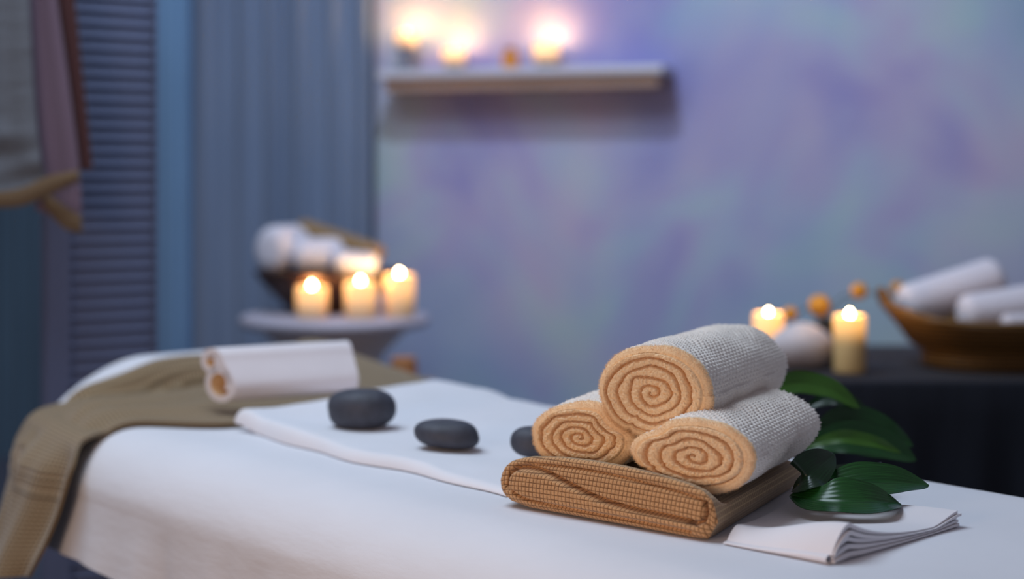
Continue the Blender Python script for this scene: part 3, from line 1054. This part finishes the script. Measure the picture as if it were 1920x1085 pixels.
def waffle_mat(name, c_lo, c_hi, sheen=0.2):
    m, nt, b = new_mat(name)
    b.inputs['Roughness'].default_value = .85
    b.inputs['Specular IOR Level'].default_value = .2
    b.inputs['Sheen Weight'].default_value = sheen
    vec = coords(nt, 'UV')
    sep = nt.nodes.new('ShaderNodeSeparateXYZ')
    nt.links.new(vec, sep.inputs[0])
    outs = []
    for ch in 'XY':
        f = N(nt, 'ShaderNodeMath', operation='FRACT'); nt.links.new(sep.outputs[ch], f.inputs[0])
        s = N(nt, 'ShaderNodeMath', operation='SUBTRACT'); nt.links.new(f.outputs[0], s.inputs[0]); s.inputs[1].default_value = .5
        a_ = N(nt, 'ShaderNodeMath', operation='ABSOLUTE'); nt.links.new(s.outputs[0], a_.inputs[0])
        outs.append(a_.outputs[0])
    mxm = N(nt, 'ShaderNodeMath', operation='MAXIMUM')
    nt.links.new(outs[0], mxm.inputs[0]); nt.links.new(outs[1], mxm.inputs[1])
    col = ramp(nt, mxm.outputs[0], [(0.25, c_hi), (0.40, tuple(.75 * x + .25 * y for x, y in zip(c_hi, c_lo))), (0.49, c_lo)])
    ns_ = N(nt, 'ShaderNodeTexNoise', Scale=600.0, Detail=2.0)
    nt.links.new(coords(nt, 'Object'), ns_.inputs['Vector'])
    mx = N(nt, 'ShaderNodeMix', data_type='RGBA', blend_type='MULTIPLY')
    mx.inputs[0].default_value = .5
    nt.links.new(col, mx.inputs[6])
    nt.links.new(ramp(nt, ns_.outputs['Fac'], [(.3, (.55, .55, .55, 1)), (.7, (1.2, 1.2, 1.2, 1))]), mx.inputs[7])
    nt.links.new(mx.outputs[2], b.inputs['Base Color'])
    return m


M_waf = waffle_mat('tan_waffle_cloth', lin(100, 64, 34), lin(206, 158, 110))
M_wafs = waffle_mat('brown_net_cloth', lin(206, 176, 132), lin(150, 122, 92))
CELL = .0048


def mat_top(xf):
    return np.interp(xf, [0, .008, .025, .055, .1, .15, .3, .45, .6, .75, .88, .94, .98, 1.0], [.025, .0335, .0405, .0465, .0505, .0535, .0575, .0585, .0575, .0545, .050, .046, .038, .020])


def mat_bot(xf):
    return np.interp(xf, [0, .008, .025, .06, .15, .9, .96, 1.0], [.023, .0155, .010, .0055, .002, .001, .002, .018])


nx, nzv = 300, 64
xf = 0.5 - 0.5 * np.cos(np.linspace(0, PI, nx)); xf = .6 * xf + .4 * np.linspace(0, 1, nx)
q = np.linspace(0, 1, nzv)
tz_, bz_ = mat_top(xf), mat_bot(xf)
k5 = np.ones(9) / 9
tz_[8:-8] = np.convolve(tz_, k5, 'same')[8:-8]
XF, QQ = np.meshgrid(xf, q, indexing='ij')
ZZ = bz_[:, None] * (1 - QQ) + tz_[:, None] * QQ
XX = XF * ML
outl = np.vstack([np.stack([xf * ML, tz_], 1), np.stack([xf * ML, bz_], 1)[::-1]])


def dist_poly(X, Z, poly):
    d = np.full(X.shape, 1e9)
    for a_, b_ in zip(poly[:-1], poly[1:]):
        ab = b_ - a_
        t = np.clip(((X - a_[0]) * ab[0] + (Z - a_[1]) * ab[1]) / (ab @ ab + 1e-12), 0, 1)
        d = np.minimum(d, np.hypot(X - a_[0] - t * ab[0], Z - a_[1] - t * ab[1]))
    return d


e = dist_poly(XX, ZZ, np.vstack([outl[::4], outl[:1]]))
bulge = .010 * (1 - np.exp(-e / .006))
mmx = lambda L: catmull(np.array([(x * ML, z) for x, z in L]), 60)
g1_ = mmx([(.055, .022), (.07, .036), (.13, .0425), (.24, .0415), (.36, .033), (.50, .024), (.64, .0195), (.80, .018), (.90, .0165)])
g2_ = mmx([(.955, .036), (.962, .027), (.945, .018), (.915, .0155), (.89, .017)])
g3_ = mmx([(.06, .020), (.14, .0125), (.3, .0098), (.5, .009), (.7, .0085), (.9, .0075)])
g4_ = mmx([(.09, .043), (.2, .0480), (.4, .0500), (.6, .0480), (.8, .0435), (.93, .039), (.957, .034)])
gro = .010 * np.exp(-(dist_poly(XX, ZZ, g1_) / .0022) ** 2) + .011 * np.exp(-(dist_poly(XX, ZZ, g2_) / .0020) ** 2) \
    + .005 * np.exp(-(dist_poly(XX, ZZ, g3_) / .0016) ** 2) + .0035 * np.exp(-(dist_poly(XX, ZZ, g4_) / .0015) ** 2)
# the lens above the long fold stands a little back
lens = (np.interp(XX, g1_[:, 0], g1_[:, 1]) < ZZ)
bulge = bulge - gro - .004 * lens * smooth(e / .01)
WX = XX + .002 * np.sin(ZZ * 90)
WZ = ZZ - .25 * (mat_top(XF) - .05) - .10 * np.interp(XX, g1_[:, 0], g1_[:, 1]) * 0
cellh = np.minimum(np.abs(np.sin(PI * WX / CELL)), np.abs(np.sin(PI * WZ / CELL)))
bulge = bulge + .0011 * np.sqrt(cellh) * (e > .0005)
G = L0 + XX[..., None] * fa + ZZ[..., None] * Z3 + bulge[..., None] * fn
UVm = np.stack([WX / CELL, WZ / CELL], -1).reshape(-1, 2)
mat = thing('waffle_cloth', (L0 + R0) / 2 + dv * MD / 2, 'folded brown waffle cloth under the three peach towel rolls', 'cloth')
mb = MB().grid(G, uv=UVm, flip=True)
mb.build('folded_front', M_waf, mat)
# body: outline pulled back along the depth
nd = 110
dp = np.linspace(0, MD, nd)
no = len(outl)
oo = outl[np.linspace(0, no - 1, 420).astype(int)]
dip = 1 - .36 * smooth((dp - .006) / .03)
Zo = oo[:, 1][:, None] * np.where(oo[:, 1][:, None] > .03, 1 - (1 - dip[None]) * smooth((oo[:, 1][:, None] - .026) / .02), 1)
G = L0 + oo[:, 0][:, None, None] * fa + Zo[..., None] * Z3 + dp[None, :, None] * dv
arc = np.concatenate([[0], np.cumsum(np.linalg.norm(np.diff(oo, axis=0), axis=1))])
UVb = np.stack(np.meshgrid(arc / .0054, dp / .0054, indexing='ij'), -1)
mb = MB().grid(G, cu=False, uv=UVb.reshape(-1, 2))
bk_ = G[:, -1]
mb.add(np.vstack([bk_, bk_.mean(0)[None]]), [(i, i + 1, len(bk_), len(bk_)) for i in range(len(bk_) - 1)])
mb.build('folded_body', M_wafs, mat)

# ================================================================== THE THREE TERRY ROLLS
ROLLD = np.array([0.436, 0.9, 0.0]); ROLLD /= np.linalg.norm(ROLLD)
PN = np.array([ROLLD[1], -ROLLD[0], 0])     # to the right across the rolls
cT = np.array([.1405, 1.625, .8735])
cL = np.array([.071, 1.668, .8215])
cR = np.array([.1755, 1.556, .8215])
rT, rL_, rR = (.0610, .0475), (.0565, .0365), (.0570, .0365)
rel = lambda a, b: np.array([(a - b) @ PN, a[2] - b[2]])


def press(me_c, other_c, orx, orz, lift=0.0):
    d = rel(other_c, me_c)

    def f(th, R):
        k = np.ones(len(th))
        for it in range(60):
            Pp = R * k[:, None]
            inside = ((Pp[:, 0] - d[0]) / (orx + .001)) ** 2 + ((Pp[:, 1] - d[1]) / (orz + .001)) ** 2 < 1
            k = np.where(inside, k - .008, k)
        kk = np.concatenate([k[-9:], k, k[:9]])
        ks = np.convolve(kk, np.ones(19) / 19, 'same')[9:-9]
        return np.minimum(k, ks)
    return f


def right_shape(th, R):
    k = press(cR, cT + PN * -.012, rT[0] * .80, rT[1] * .84)(th, R)
    d = (th - PI * 1.0 + PI) % (2 * PI) - PI
    return k * (1 + .17 * np.exp(-(d / .50) ** 2))       # loose outer lap reaching left


roll_specs = [
    ('rolled_towel', cT, .268, rT, None, dict(turns=4.6, phase=.62, seed=11, tail=PI * 1.35), 'peach and white towel roll on top of the other two'),
    ('rolled_towel', cL, .275, rL_, press(cL, cT, *rT), dict(turns=4.2, phase=.25, seed=23, tail=PI * 1.6), 'peach and white towel roll at lower left, beside the dark stone'),
    ('rolled_towel', cR, .245, rR, right_shape, dict(turns=4.1, phase=.05, seed=37, tail=PI * 1.14), 'peach and white towel roll at lower right, beside the green leaves'),
]
for nm, cc, LL, rr_, shp, kw, lab in roll_specs:
    o = roll_mesh(cc, ROLLD, LL, rr_[0], rr_[1], shape=shp, fuzz=16000, nth=420, nz=240, rres=90, **kw).build(nm, [M_terry, M_peach], loc=tuple(cc - np.array([0, 0, rr_[1]])))
    tag(o, lab, 'towel', 'terry towel rolls on the waffle cloth')

# ================================================================== FOLDED NAPKIN
M_nap = fabric_mat('white_napkin_linen', lin(232, 228, 232), wr_scale=(10, 10, 10), wr=0.08, weave=800)
Fp = P(1556, 1058)
Ep = P(1796, 986)
wb = Ep - Fp; WB = np.linalg.norm(wb); wb /= WB
wa = np.array([-wb[1], wb[0], 0])           # away from the open edge, towards the cloth
nap = thing('napkin', (Fp + Ep) / 2 + wa * .07, 'folded white linen napkin at the right of the waffle cloth under the leaf', 'napkin')


def nap_len(b_):                             # how far the layers reach under the leaves, up to the cloth
    p0 = Fp + wb * b_
    A_ = np.array([[wa[0], -dv[0]], [wa[1], -dv[1]]])
    t = np.linalg.solve(A_, (R0 + fa * .004 - p0)[:2])
    return t[0] - .006


nlay = 6
nbx, nax = 90, 40
bb = np.linspace(0, 1, nbx)
lens_ = np.array([nap_len(b_ * WB) for b_ in bb])


def nap_z(layer, b_):
    """height profile of one layer across the napkin: rolled up at the fold, thin at the tips"""
    f = layer / (nlay - 1)
    up = f * (.0235 * np.sin(np.clip(b_ / .13, 0, 1) * PI / 2) ** .8 * np.exp(-np.clip(b_ - .13, 0, 1) / .22) + .0065)
    return up + .0010 + .0016 * np.sin(b_ * 5 + .8) * f + .009 * f * smooth((b_ - .75) / .25)


mb = MB()
for ly in range(nlay):
    f = ly / (nlay - 1)
    b0 = .002 + .012 * (1 - abs(2 * f - 1)) if 0 < ly < nlay - 1 else 0.0
    b1 = 1.0 - .018 * ((ly * 7) % 4) / 3
    bq = b0 + (b1 - b0) * bb
    aq = np.linspace(0, 1, nax)
    Bq, Aq = np.meshgrid(bq, aq, indexing='ij')
    Lq = np.interp(Bq, bb, lens_)
    over = .004 * ((ly * 5) % 3) / 2
    A_m = -over + (Lq + over) * Aq
    Z_ = nap_z(ly, Bq) * (1 - .62 * smooth(Aq * 1.1) * (ly > 0))
    if ly == nlay - 1:
        Z_ = Z_
    G = Fp + (Bq * WB)[..., None] * wb + A_m[..., None] * wa + Z_[..., None] * Z3
    sp_ = (nap_z(min(ly + 1, nlay - 1), Bq) - nap_z(max(ly - 1, 0), Bq)) / (2 if 0 < ly < nlay - 1 else 1)
    th_ = np.clip(sp_ * .80 * Z_ / np.maximum(nap_z(ly, Bq), 1e-4), .0008, .0040)
    G2 = G - Z3 * (np.minimum(th_, Z_ - .0003))[..., None]
    mb.grid(G).grid(G2, flip=True)
    for X_, Y_ in ((G[:, 0], G2[:, 0]), (G[0], G2[0]), (G[-1], G2[-1]), (G[:, -1], G2[:, -1])):
        mb.grid(np.stack([X_, Y_], 1))
# the fold itself: a half tube joining bottom and top layer
ang = np.linspace(-PI / 2, PI / 2, 24)
aq = np.linspace(0, 1, nax)
Rf = .0075
zt0 = nap_z(nlay - 1, np.array([0.0]))[0]
cv = np.stack([-np.cos(ang) * .006, .0012 + (zt0 - .0012) * (np.sin(ang) + 1) / 2], 1)
G = Fp + (cv[:, 0])[:, None, None] * wb + (aq * lens_[0])[None, :, None] * wa + (cv[:, 1][:, None] * (1 - .62 * smooth(aq * 1.1))[None])[..., None] * Z3
mb.grid(G, flip=True)
mb.build('napkin_layers', M_nap, nap)

# ================================================================== LEAVES
def leaf_mat(name, c1_, c2_, rough=.32):
    m, nt, b = new_mat(name)
    b.inputs['Roughness'].default_value = rough
    b.inputs['Specular IOR Level'].default_value = .5
    vec = coords(nt, 'UV')
    sep = nt.nodes.new('ShaderNodeSeparateXYZ')
    nt.links.new(vec, sep.inputs[0])
    n_ = N(nt, 'ShaderNodeTexNoise', Scale=3.0, Detail=3.0)
    mp = nt.nodes.new('ShaderNodeMapping'); mp.inputs['Scale'].default_value = (1.2, 9, 1)
    nt.links.new(vec, mp.inputs['Vector']); nt.links.new(mp.outputs[0], n_.inputs['Vector'])
    nt.links.new(ramp(nt, n_.outputs['Fac'], [(.3, c1_), (.7, c2_)]), b.inputs['Base Color'])
    w = N(nt, 'ShaderNodeTexWave', Scale=1.6, wave_type='BANDS', bands_direction='Y', Distortion=0.5)
    nt.links.new(vec, w.inputs['Vector'])
    bump(nt, b, w.outputs['Fac'], .08, .0012)
    return m


M_leaf = leaf_mat('dark_green_leaf', lin(16, 50, 20), lin(34, 86, 36), .24)
M_leaf2 = leaf_mat('deep_green_leaf', lin(10, 32, 14), lin(20, 56, 26))
M_leaf3 = leaf_mat('fresh_green_leaf', lin(38, 80, 16), lin(70, 110, 30), .4)


def leaf(parent, pts, width, tilt, mat_, fold_=.25, ptip=1.2, twist=0.0, side=1):
    """pts: mid-rib points from base to tip; tilt: how far the blade leans towards the camera"""
    n, m = 60, 21
    mid = catmull(pts, n)
    T_ = np.gradient(mid, axis=0); T_ /= np.linalg.norm(T_, axis=1)[:, None]
    t = np.linspace(0, 1, n)
    hor = np.cross(T_, Z3); hor /= np.linalg.norm(hor, axis=1)[:, None] + 1e-9
    upv = np.cross(hor, T_)
    ang = tilt + twist * t
    W = hor * np.cos(ang)[:, None] + upv * np.sin(ang)[:, None]
    Nn_ = np.cross(W, T_)
    Nn_ = np.where((Nn_[:, 2] < 0)[:, None], -Nn_, Nn_)
    wid = width * np.sin(PI * np.clip(t * .985 + .012, 0, 1) ** ptip) ** .7
    a_ = np.linspace(-1, 1, m)
    lift = fold_ * np.abs(a_) ** 1.3 - .03 * np.exp(-(a_ / .07) ** 2)
    G = mid[:, None] + (wid[:, None] * a_[None] / 2)[..., None] * W[:, None] + (wid[:, None] / 2 * lift[None])[..., None] * Nn_[:, None] \
        + (.0012 * np.sin(t * 17)[:, None] * np.abs(a_)[None])[..., None] * Nn_[:, None]
    uv = np.stack(np.meshgrid(t, a_, indexing='ij'), -1).reshape(-1, 2)
    mb = MB().grid(G, uv=uv).grid(G - Nn_[:, None] * .0007, uv=uv, flip=True)
    return mb.build('leaf', mat_, parent)


s1 = thing('leaf_sprig', P(1492, 932, .757), 'sprig of glossy dark green leaves lying beside the waffle cloth on the white sheet', 'leaves')
b0 = P(1494, 928, .768)
leaf(s1, [b0 + [0.002, 0, .004], P(1570, 912, .778), P(1650, 903, .784), P(1742, 908, .778)], .046, -.62, M_leaf, fold_=.30)
leaf(s1, [b0 + [-.008, -.006, .001], P(1540, 938, .772), P(1620, 938, .774), P(1690, 944, .766)], .050, -.55, M_leaf, fold_=.30)
leaf(s1, [b0 + [-.004, .004, .004], P(1506, 900, .786), P(1525, 878, .797), P(1566, 851, .806)], .040, -.9, M_leaf2, fold_=.2)
leaf(s1, [b0 + [0, .008, .002], P(1545, 903, .772), P(1600, 888, .776), P(1648, 880, .777)], .030, -.5, M_leaf2, fold_=.25)
MB().tube(catmull([b0 + [0, 0, .008], P(1560, 898, .784), P(1605, 878, .786), P(1652, 867, .784)], 24), np.linspace(.0014, .0007, 24), 8).build('stem', M_leaf2, s1)

s2 = thing('leaf_sprig', Q(1470, 850, 1.98), 'sprig of broad green leaves rising behind the towel rolls', 'leaves')
Y2 = 1.96
leaf(s2, [Q(1425, 760, Y2), Q(1460, 728, Y2), Q(1500, 718, Y2 + .01), Q(1555, 728, Y2 + .01), Q(1612, 765, Y2)], .030, -1.0, M_leaf3, fold_=.2)
leaf(s2, [Q(1425, 745, Y2 + .03), Q(1450, 722, Y2 + .03), Q(1480, 712, Y2 + .03)], .022, -1.0, M_leaf3, fold_=.2)
leaf(s2, [Q(1520, 812, Y2), Q(1570, 790, Y2 + .01), Q(1630, 795, Y2 + .01), Q(1712, 836, Y2)], .040, -1.1, M_leaf, fold_=.25)
leaf(s2, [Q(1510, 845, Y2 - .03), Q(1570, 825, Y2 - .03), Q(1640, 830, Y2 - .03), Q(1718, 862, Y2 - .03)], .044, -1.0, M_leaf, fold_=.3)
leaf(s2, [Q(1500, 842, Y2 - .05), Q(1560, 822, Y2 - .05), Q(1620, 824, Y2 - .05), Q(1690, 848, Y2 - .05)], .018, -1.0, M_leaf3, fold_=.3)
leaf(s2, [Q(1500, 770, Y2 + .03), Q(1560, 745, Y2 + .03), Q(1600, 760, Y2 + .03), Q(1625, 790, Y2 + .03)], .026, -.9, M_leaf2, fold_=.2)
MB().tube(catmull([Q(1470, 848, Y2 - .02), Q(1480, 815, Y2), Q(1500, 790, Y2), Q(1440, 745, Y2)], 20), .0016, 8).build('stem', M_leaf2, s2)

# ================================================================== DARK SIDE TABLE AT THE RIGHT
M_black = simple('black_tablecloth', lin(30, 32, 40), .85, .15, 5, .2, .003, .1, .15, scale=(8, 8, 1))
M_blackt = simple('dark_table_wood', lin(40, 36, 38), .6, .15, 8)
DZ = .735
dx0, dx1, dy0, dy1 = .44, 1.42, 2.82, 3.42
dk = thing('side_table', ((dx0 + dx1) / 2, (dy0 + dy1) / 2, 0), 'dark wooden side table under the black tablecloth at the right', 'table')
mb = MB().box(((dx0 + dx1) / 2, (dy0 + dy1) / 2, DZ - .025), (dx1 - dx0 - .03, dy1 - dy0 - .03, .03))
mb.build('table_top', M_blackt, dk, smooth_=False)
for x in (dx0 + .06, dx1 - .06):
    for y in (dy0 + .06, dy1 - .06):
        MB().box((x, y, (DZ - .042) / 2), (.05, .05, DZ - .044)).build('leg', M_blackt, dk, smooth_=False)
# cloth
def cloth_outline(step=.01):
    r = .03
    P_, N_ = [], []
    cs = [(dx0 + r, dy0 + r, PI, 1.5 * PI), (dx1 - r, dy0 + r, 1.5 * PI, 2 * PI), (dx1 - r, dy1 - r, 0, .5 * PI), (dx0 + r, dy1 - r, .5 * PI, PI)]
    for k, (cx, cy, a0, a1) in enumerate(cs):
        for a_ in np.linspace(a0, a1, 8):
            P_.append((cx + r * math.cos(a_), cy + r * math.sin(a_))); N_.append((math.cos(a_), math.sin(a_)))
        e_ = np.array(P_[-1]); nx_ = cs[(k + 1) % 4]
        s_ = np.array([nx_[0] + r * math.cos(nx_[2]), nx_[1] + r * math.sin(nx_[2])])
        for qv in np.linspace(0, 1, int(np.linalg.norm(s_ - e_) / step))[1:-1]:
            P_.append(tuple(e_ + (s_ - e_) * qv)); N_.append(N_[-1])
    return np.array(P_), np.array(N_)


cp, cn = cloth_outline()
arc = np.concatenate([[0], np.cumsum(np.linalg.norm(np.diff(cp, axis=0), axis=1))])
fd = np.sin(arc / .11 * 2 * PI + vnoise(arc / .2, arc * 0, 3, 2) * 2) + .4 * vnoise(arc / .06, arc * 0, 8, 2)
rings = []
for qv in np.linspace(1, 0, 14):
    off = .006 + .02 * qv + .016 * fd * qv ** .8
    xy = cp + cn * off[:, None]
    rings.append(np.stack([xy[:, 0], xy[:, 1], np.full(len(cp), .04 * qv + (DZ - .008) * (1 - qv))], 1))
for ins, z in ((-.004, DZ - .003), (.002, DZ - .0005), (.01, DZ)):
    xy = cp - cn * ins
    rings.append(np.stack([xy[:, 0], xy[:, 1], np.full(len(cp), z)], 1))
G = np.stack(rings, 1)
mb = MB().grid(G, cu=True)
mb.add(np.vstack([G[:, -1], [[(dx0 + dx1) / 2, (dy0 + dy1) / 2, DZ]]]), [(i, (i + 1) % len(cp), len(cp), len(cp)) for i in range(len(cp))])
o = mb.build('tablecloth', M_black, loc=((dx0 + dx1) / 2, (dy0 + dy1) / 2, DZ))
tag(o, 'black tablecloth hanging in folds over the side table at the right', 'tablecloth')

gr = 'candles on the black tablecloth'
DZ2 = DZ + .001
x, y = (1593 - 960) / F * 2.93, 2.93
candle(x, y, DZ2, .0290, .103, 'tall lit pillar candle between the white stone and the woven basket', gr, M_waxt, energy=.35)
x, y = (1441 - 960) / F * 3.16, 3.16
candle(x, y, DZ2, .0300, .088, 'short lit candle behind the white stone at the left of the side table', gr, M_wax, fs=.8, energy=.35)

# white stone / soap
M_soap = simple('white_pumice', lin(205, 196, 196), .85, .06, 30, .3, .002)
th = np.linspace(0, 2 * PI, 64, endpoint=False); ph = np.linspace(-PI / 2, PI / 2, 36)
T_, P_ = np.meshgrid(th, ph, indexing='ij')
x = np.cos(P_) * np.cos(T_) * .060; y = np.cos(P_) * np.sin(T_) * .045; z = np.sin(P_) * .042
z = z * (1 - .25 * np.sign(z) * np.abs(x / .06) ** 1.5)
p = np.array([(1504 - 960) / F * 3.0, 3.0, DZ2])
o = MB().grid(np.stack([p[0] + x, p[1] + y, p[2] + z - z.min()], -1), cu=True).build('white_stone', M_soap, loc=tuple(p))
tag(o, 'large rounded white stone between the two candles on the side table', 'stone')

# dark vase with dried amber ball flowers
M_vase = simple('dark_glazed_vase', lin(40, 34, 30), .4, .1, 20)
M_ball = simple('amber_flower_head', lin(214, 150, 58), .9, .2, 160, .6, .003)
pv = np.array([(1548 - 960) / F * 3.10, 3.10, DZ2])
vs = thing('vase', pv, 'small dark vase behind the white stone, holding dried amber flowers', 'vase')
MB().lathe([(0.0002, 0), (.022, 0), (.030, .012), (.033, .035), (.025, .062), (.016, .074), (.018, .082), (.014, .082), (.012, .072), (.02, .05), (.02, .02), (0.0002, .015)], 40, c=pv).build('vase_body', M_vase, vs)
for k, (px, py, dia, Yb, lab) in enumerate([
        (1537, 573, 41, 3.10, 'largest dried amber ball flower, directly above the white stone'),
        (1482, 588, 26, 3.12, 'small dried amber flower next to the short candle'),
        (1611, 545, 30, 3.14, 'dried amber ball flower above the tall pillar candle'),
        (1683, 540, 26, 3.34, 'dried amber flower at the rim of the woven basket')]):
    c_ = Q(px, py, Yb)
    t = thing('ball_flower', pv + np.array([0, 0, .02]), lab, 'flower', 'dried amber ball flowers in the dark vase')
    r = dia / 2 / F * Yb
    th = np.linspace(0, 2 * PI, 32, endpoint=False); ph = np.linspace(-PI / 2, PI / 2, 20)
    T_, P_ = np.meshgrid(th, ph, indexing='ij')
    rr_ = r * (1 + .05 * np.sin(T_ * 9) * np.sin(P_ * 11))
    MB().grid(np.stack([c_[0] + rr_ * np.cos(P_) * np.cos(T_), c_[1] + rr_ * np.cos(P_) * np.sin(T_), c_[2] + rr_ * np.sin(P_)], -1), cu=True).build('flower_head', M_ball, t)
    dx = (k - 1.5) * .004
    MB().tube(catmull([pv + [dx, 0, .022], pv + [dx, 0, .085], .5 * (pv + [0, 0, .09] + c_) + [0, 0, .012], c_ - [0, 0, r * .8]], 20), .0012, 6).build('stem', M_vase, t)

# woven basket with white rolled towels
M_bask, nt, b = new_mat('woven_basket')
b.inputs['Roughness'].default_value = .6
vec = coords(nt, 'Object', (1, 1, 1))
wv = N(nt, 'ShaderNodeTexWave', Scale=38.0, wave_type='BANDS', bands_direction='Z', Distortion=1.5)
nt.links.new(vec, wv.inputs['Vector'])
nt.links.new(ramp(nt, wv.outputs['Fac'], [(.1, lin(70, 46, 18)), (.8, lin(138, 98, 40))]), b.inputs['Base Color'])
bump(nt, b, wv.outputs['Fac'], .6, .004)
kx, ky = (1862 - 960) / F * 3.03, 3.03
bk = thing('woven_basket', (kx, ky, DZ2), 'wide brown woven basket of white towels on the side table at the right', 'basket')
n = 96
th = np.linspace(0, 2 * PI, n, endpoint=False)
prof = np.array([(0.0002, 0), (.105, 0), (.118, .003), (.120, .022), (.118, .030), (.140, .044), (.164, .063), (.182, .081), (.186, .087), (.180, .089), (.174, .083), (.150, .064), (.120, .045), (.10, .034), (0.0002, .032)])
G = np.zeros((n, len(prof), 3))
rise = 1 + .30 * np.abs(np.cos(th)) ** 4
zc = prof[None, :, 1] * np.where(prof[None, :, 1] > .05, rise[:, None], 1)
G[..., 0] = kx + np.cos(th)[:, None] * prof[None, :, 0] * 1.10
G[..., 1] = ky + np.sin(th)[:, None] * prof[None, :, 0] * .98
G[..., 2] = DZ2 + zc
MB().grid(G, cu=True).build('basket_body', M_bask, bk)
rim = np.stack([kx + np.cos(th) * .183 * 1.10, ky + np.sin(th) * .183 * .98, DZ2 + .090 * rise], 1)
MB().tube(np.vstack([rim, rim[:2]]), .0065, 8).build('rim', M_bask, bk)
for s in (-1, 1):
    h = [(kx + s * .196, ky - .040, DZ2 + .112), (kx + s * .206, ky - .028, DZ2 + .134), (kx + s * .208, ky, DZ2 + .142), (kx + s * .206, ky + .028, DZ2 + .134), (kx + s * .196, ky + .040, DZ2 + .112)]
    MB().tube(catmull(h, 24), .006, 8).build('handle', M_bask, bk)

gk = 'white rolled towels in the woven basket'
def roll_between(a_, b_, r, rz, label, seed):
    ax_ = b_ - a_
    rolled('rolled_towel', a_, ax_, np.linalg.norm(ax_), r, rz, [M_white, M_white], label, 'towel', gk, turns=3.0, seed=seed)


roll_between(Q(1690, 578, 3.08), Q(1876, 518, 3.12), .038, .041, 'upper white rolled towel slanting up to the right in the woven basket', 3)
roll_between(Q(1800, 592, 2.99), Q(1985, 562, 3.01), .036, .037, 'lower white rolled towel lying in front in the woven basket', 5)
roll_between(Q(1880, 606, 2.90), Q(1990, 598, 2.92), .018, .016, 'small white rolled towel at the front rim of the woven basket', 7)

# ================================================================== LIGHT
def area(name, loc, target, size, energy, col, sy=None):
    l = bpy.data.lights.new(name, 'AREA')
    l.energy = energy
    l.color = col
    l.size = size
    if sy:
        l.shape = 'RECTANGLE'
        l.size_y = sy
    o = bpy.data.objects.new(name, l)
    C.objects.link(o)
    o.location = loc
    o.rotation_euler = (Vector(target) - Vector(loc)).to_track_quat('-Z', 'Y').to_euler()
    return o


area('ceiling_key', (-0.7, 2.1, 2.7), (0.0, 1.75, .75), 1.3, 36, (.70, .84, 1.0))
area('warm_fill', (-1.0, 0.2, .95), (0.1, 1.7, .68), .6, 11.5, (1.0, .70, .50))
l = bpy.data.lights.new('wall_wash', 'SPOT')
l.energy = 82
l.color = (.60, .73, 1.0)
l.spot_size = math.radians(100)
l.spot_blend = .8
l.shadow_soft_size = .05
o = bpy.data.objects.new('wall_wash', l)
C.objects.link(o)
pc = wallp(0.22, 1.33) + WN * 1.45
o.location = (pc[0], pc[1], 2.85)
o.rotation_euler = (Vector(wallp(0.1, 1.0)) - Vector(o.location)).to_track_quat('-Z', 'Y').to_euler()

w = bpy.data.worlds.new('room_ambience')
w.use_nodes = True
w.node_tree.nodes['Background'].inputs[0].default_value = (.36, .355, .44, 1)
w.node_tree.nodes['Background'].inputs[1].default_value = .36
bpy.context.scene.world = w

# ================================================================== CAMERA
cam = bpy.data.cameras.new('camera')
cam.sensor_width = 36
cam.lens = F / 1920 * 36
cam.shift_y = -(542.5 - HOR) / 1920
cam.dof.use_dof = True
cam.dof.focus_distance = 1.62
cam.dof.aperture_fstop = 2.2
cam.clip_start = .02
co = bpy.data.objects.new('camera', cam)
C.objects.link(co)
co.location = (0, 0, CAMZ)
co.rotation_euler = (PI / 2, 0, 0)
bpy.context.scene.camera = co
sc = bpy.context.scene
sc.view_settings.view_transform = 'Standard'
sc.view_settings.look = 'None'
for o in ALLT:
    del o['_o']
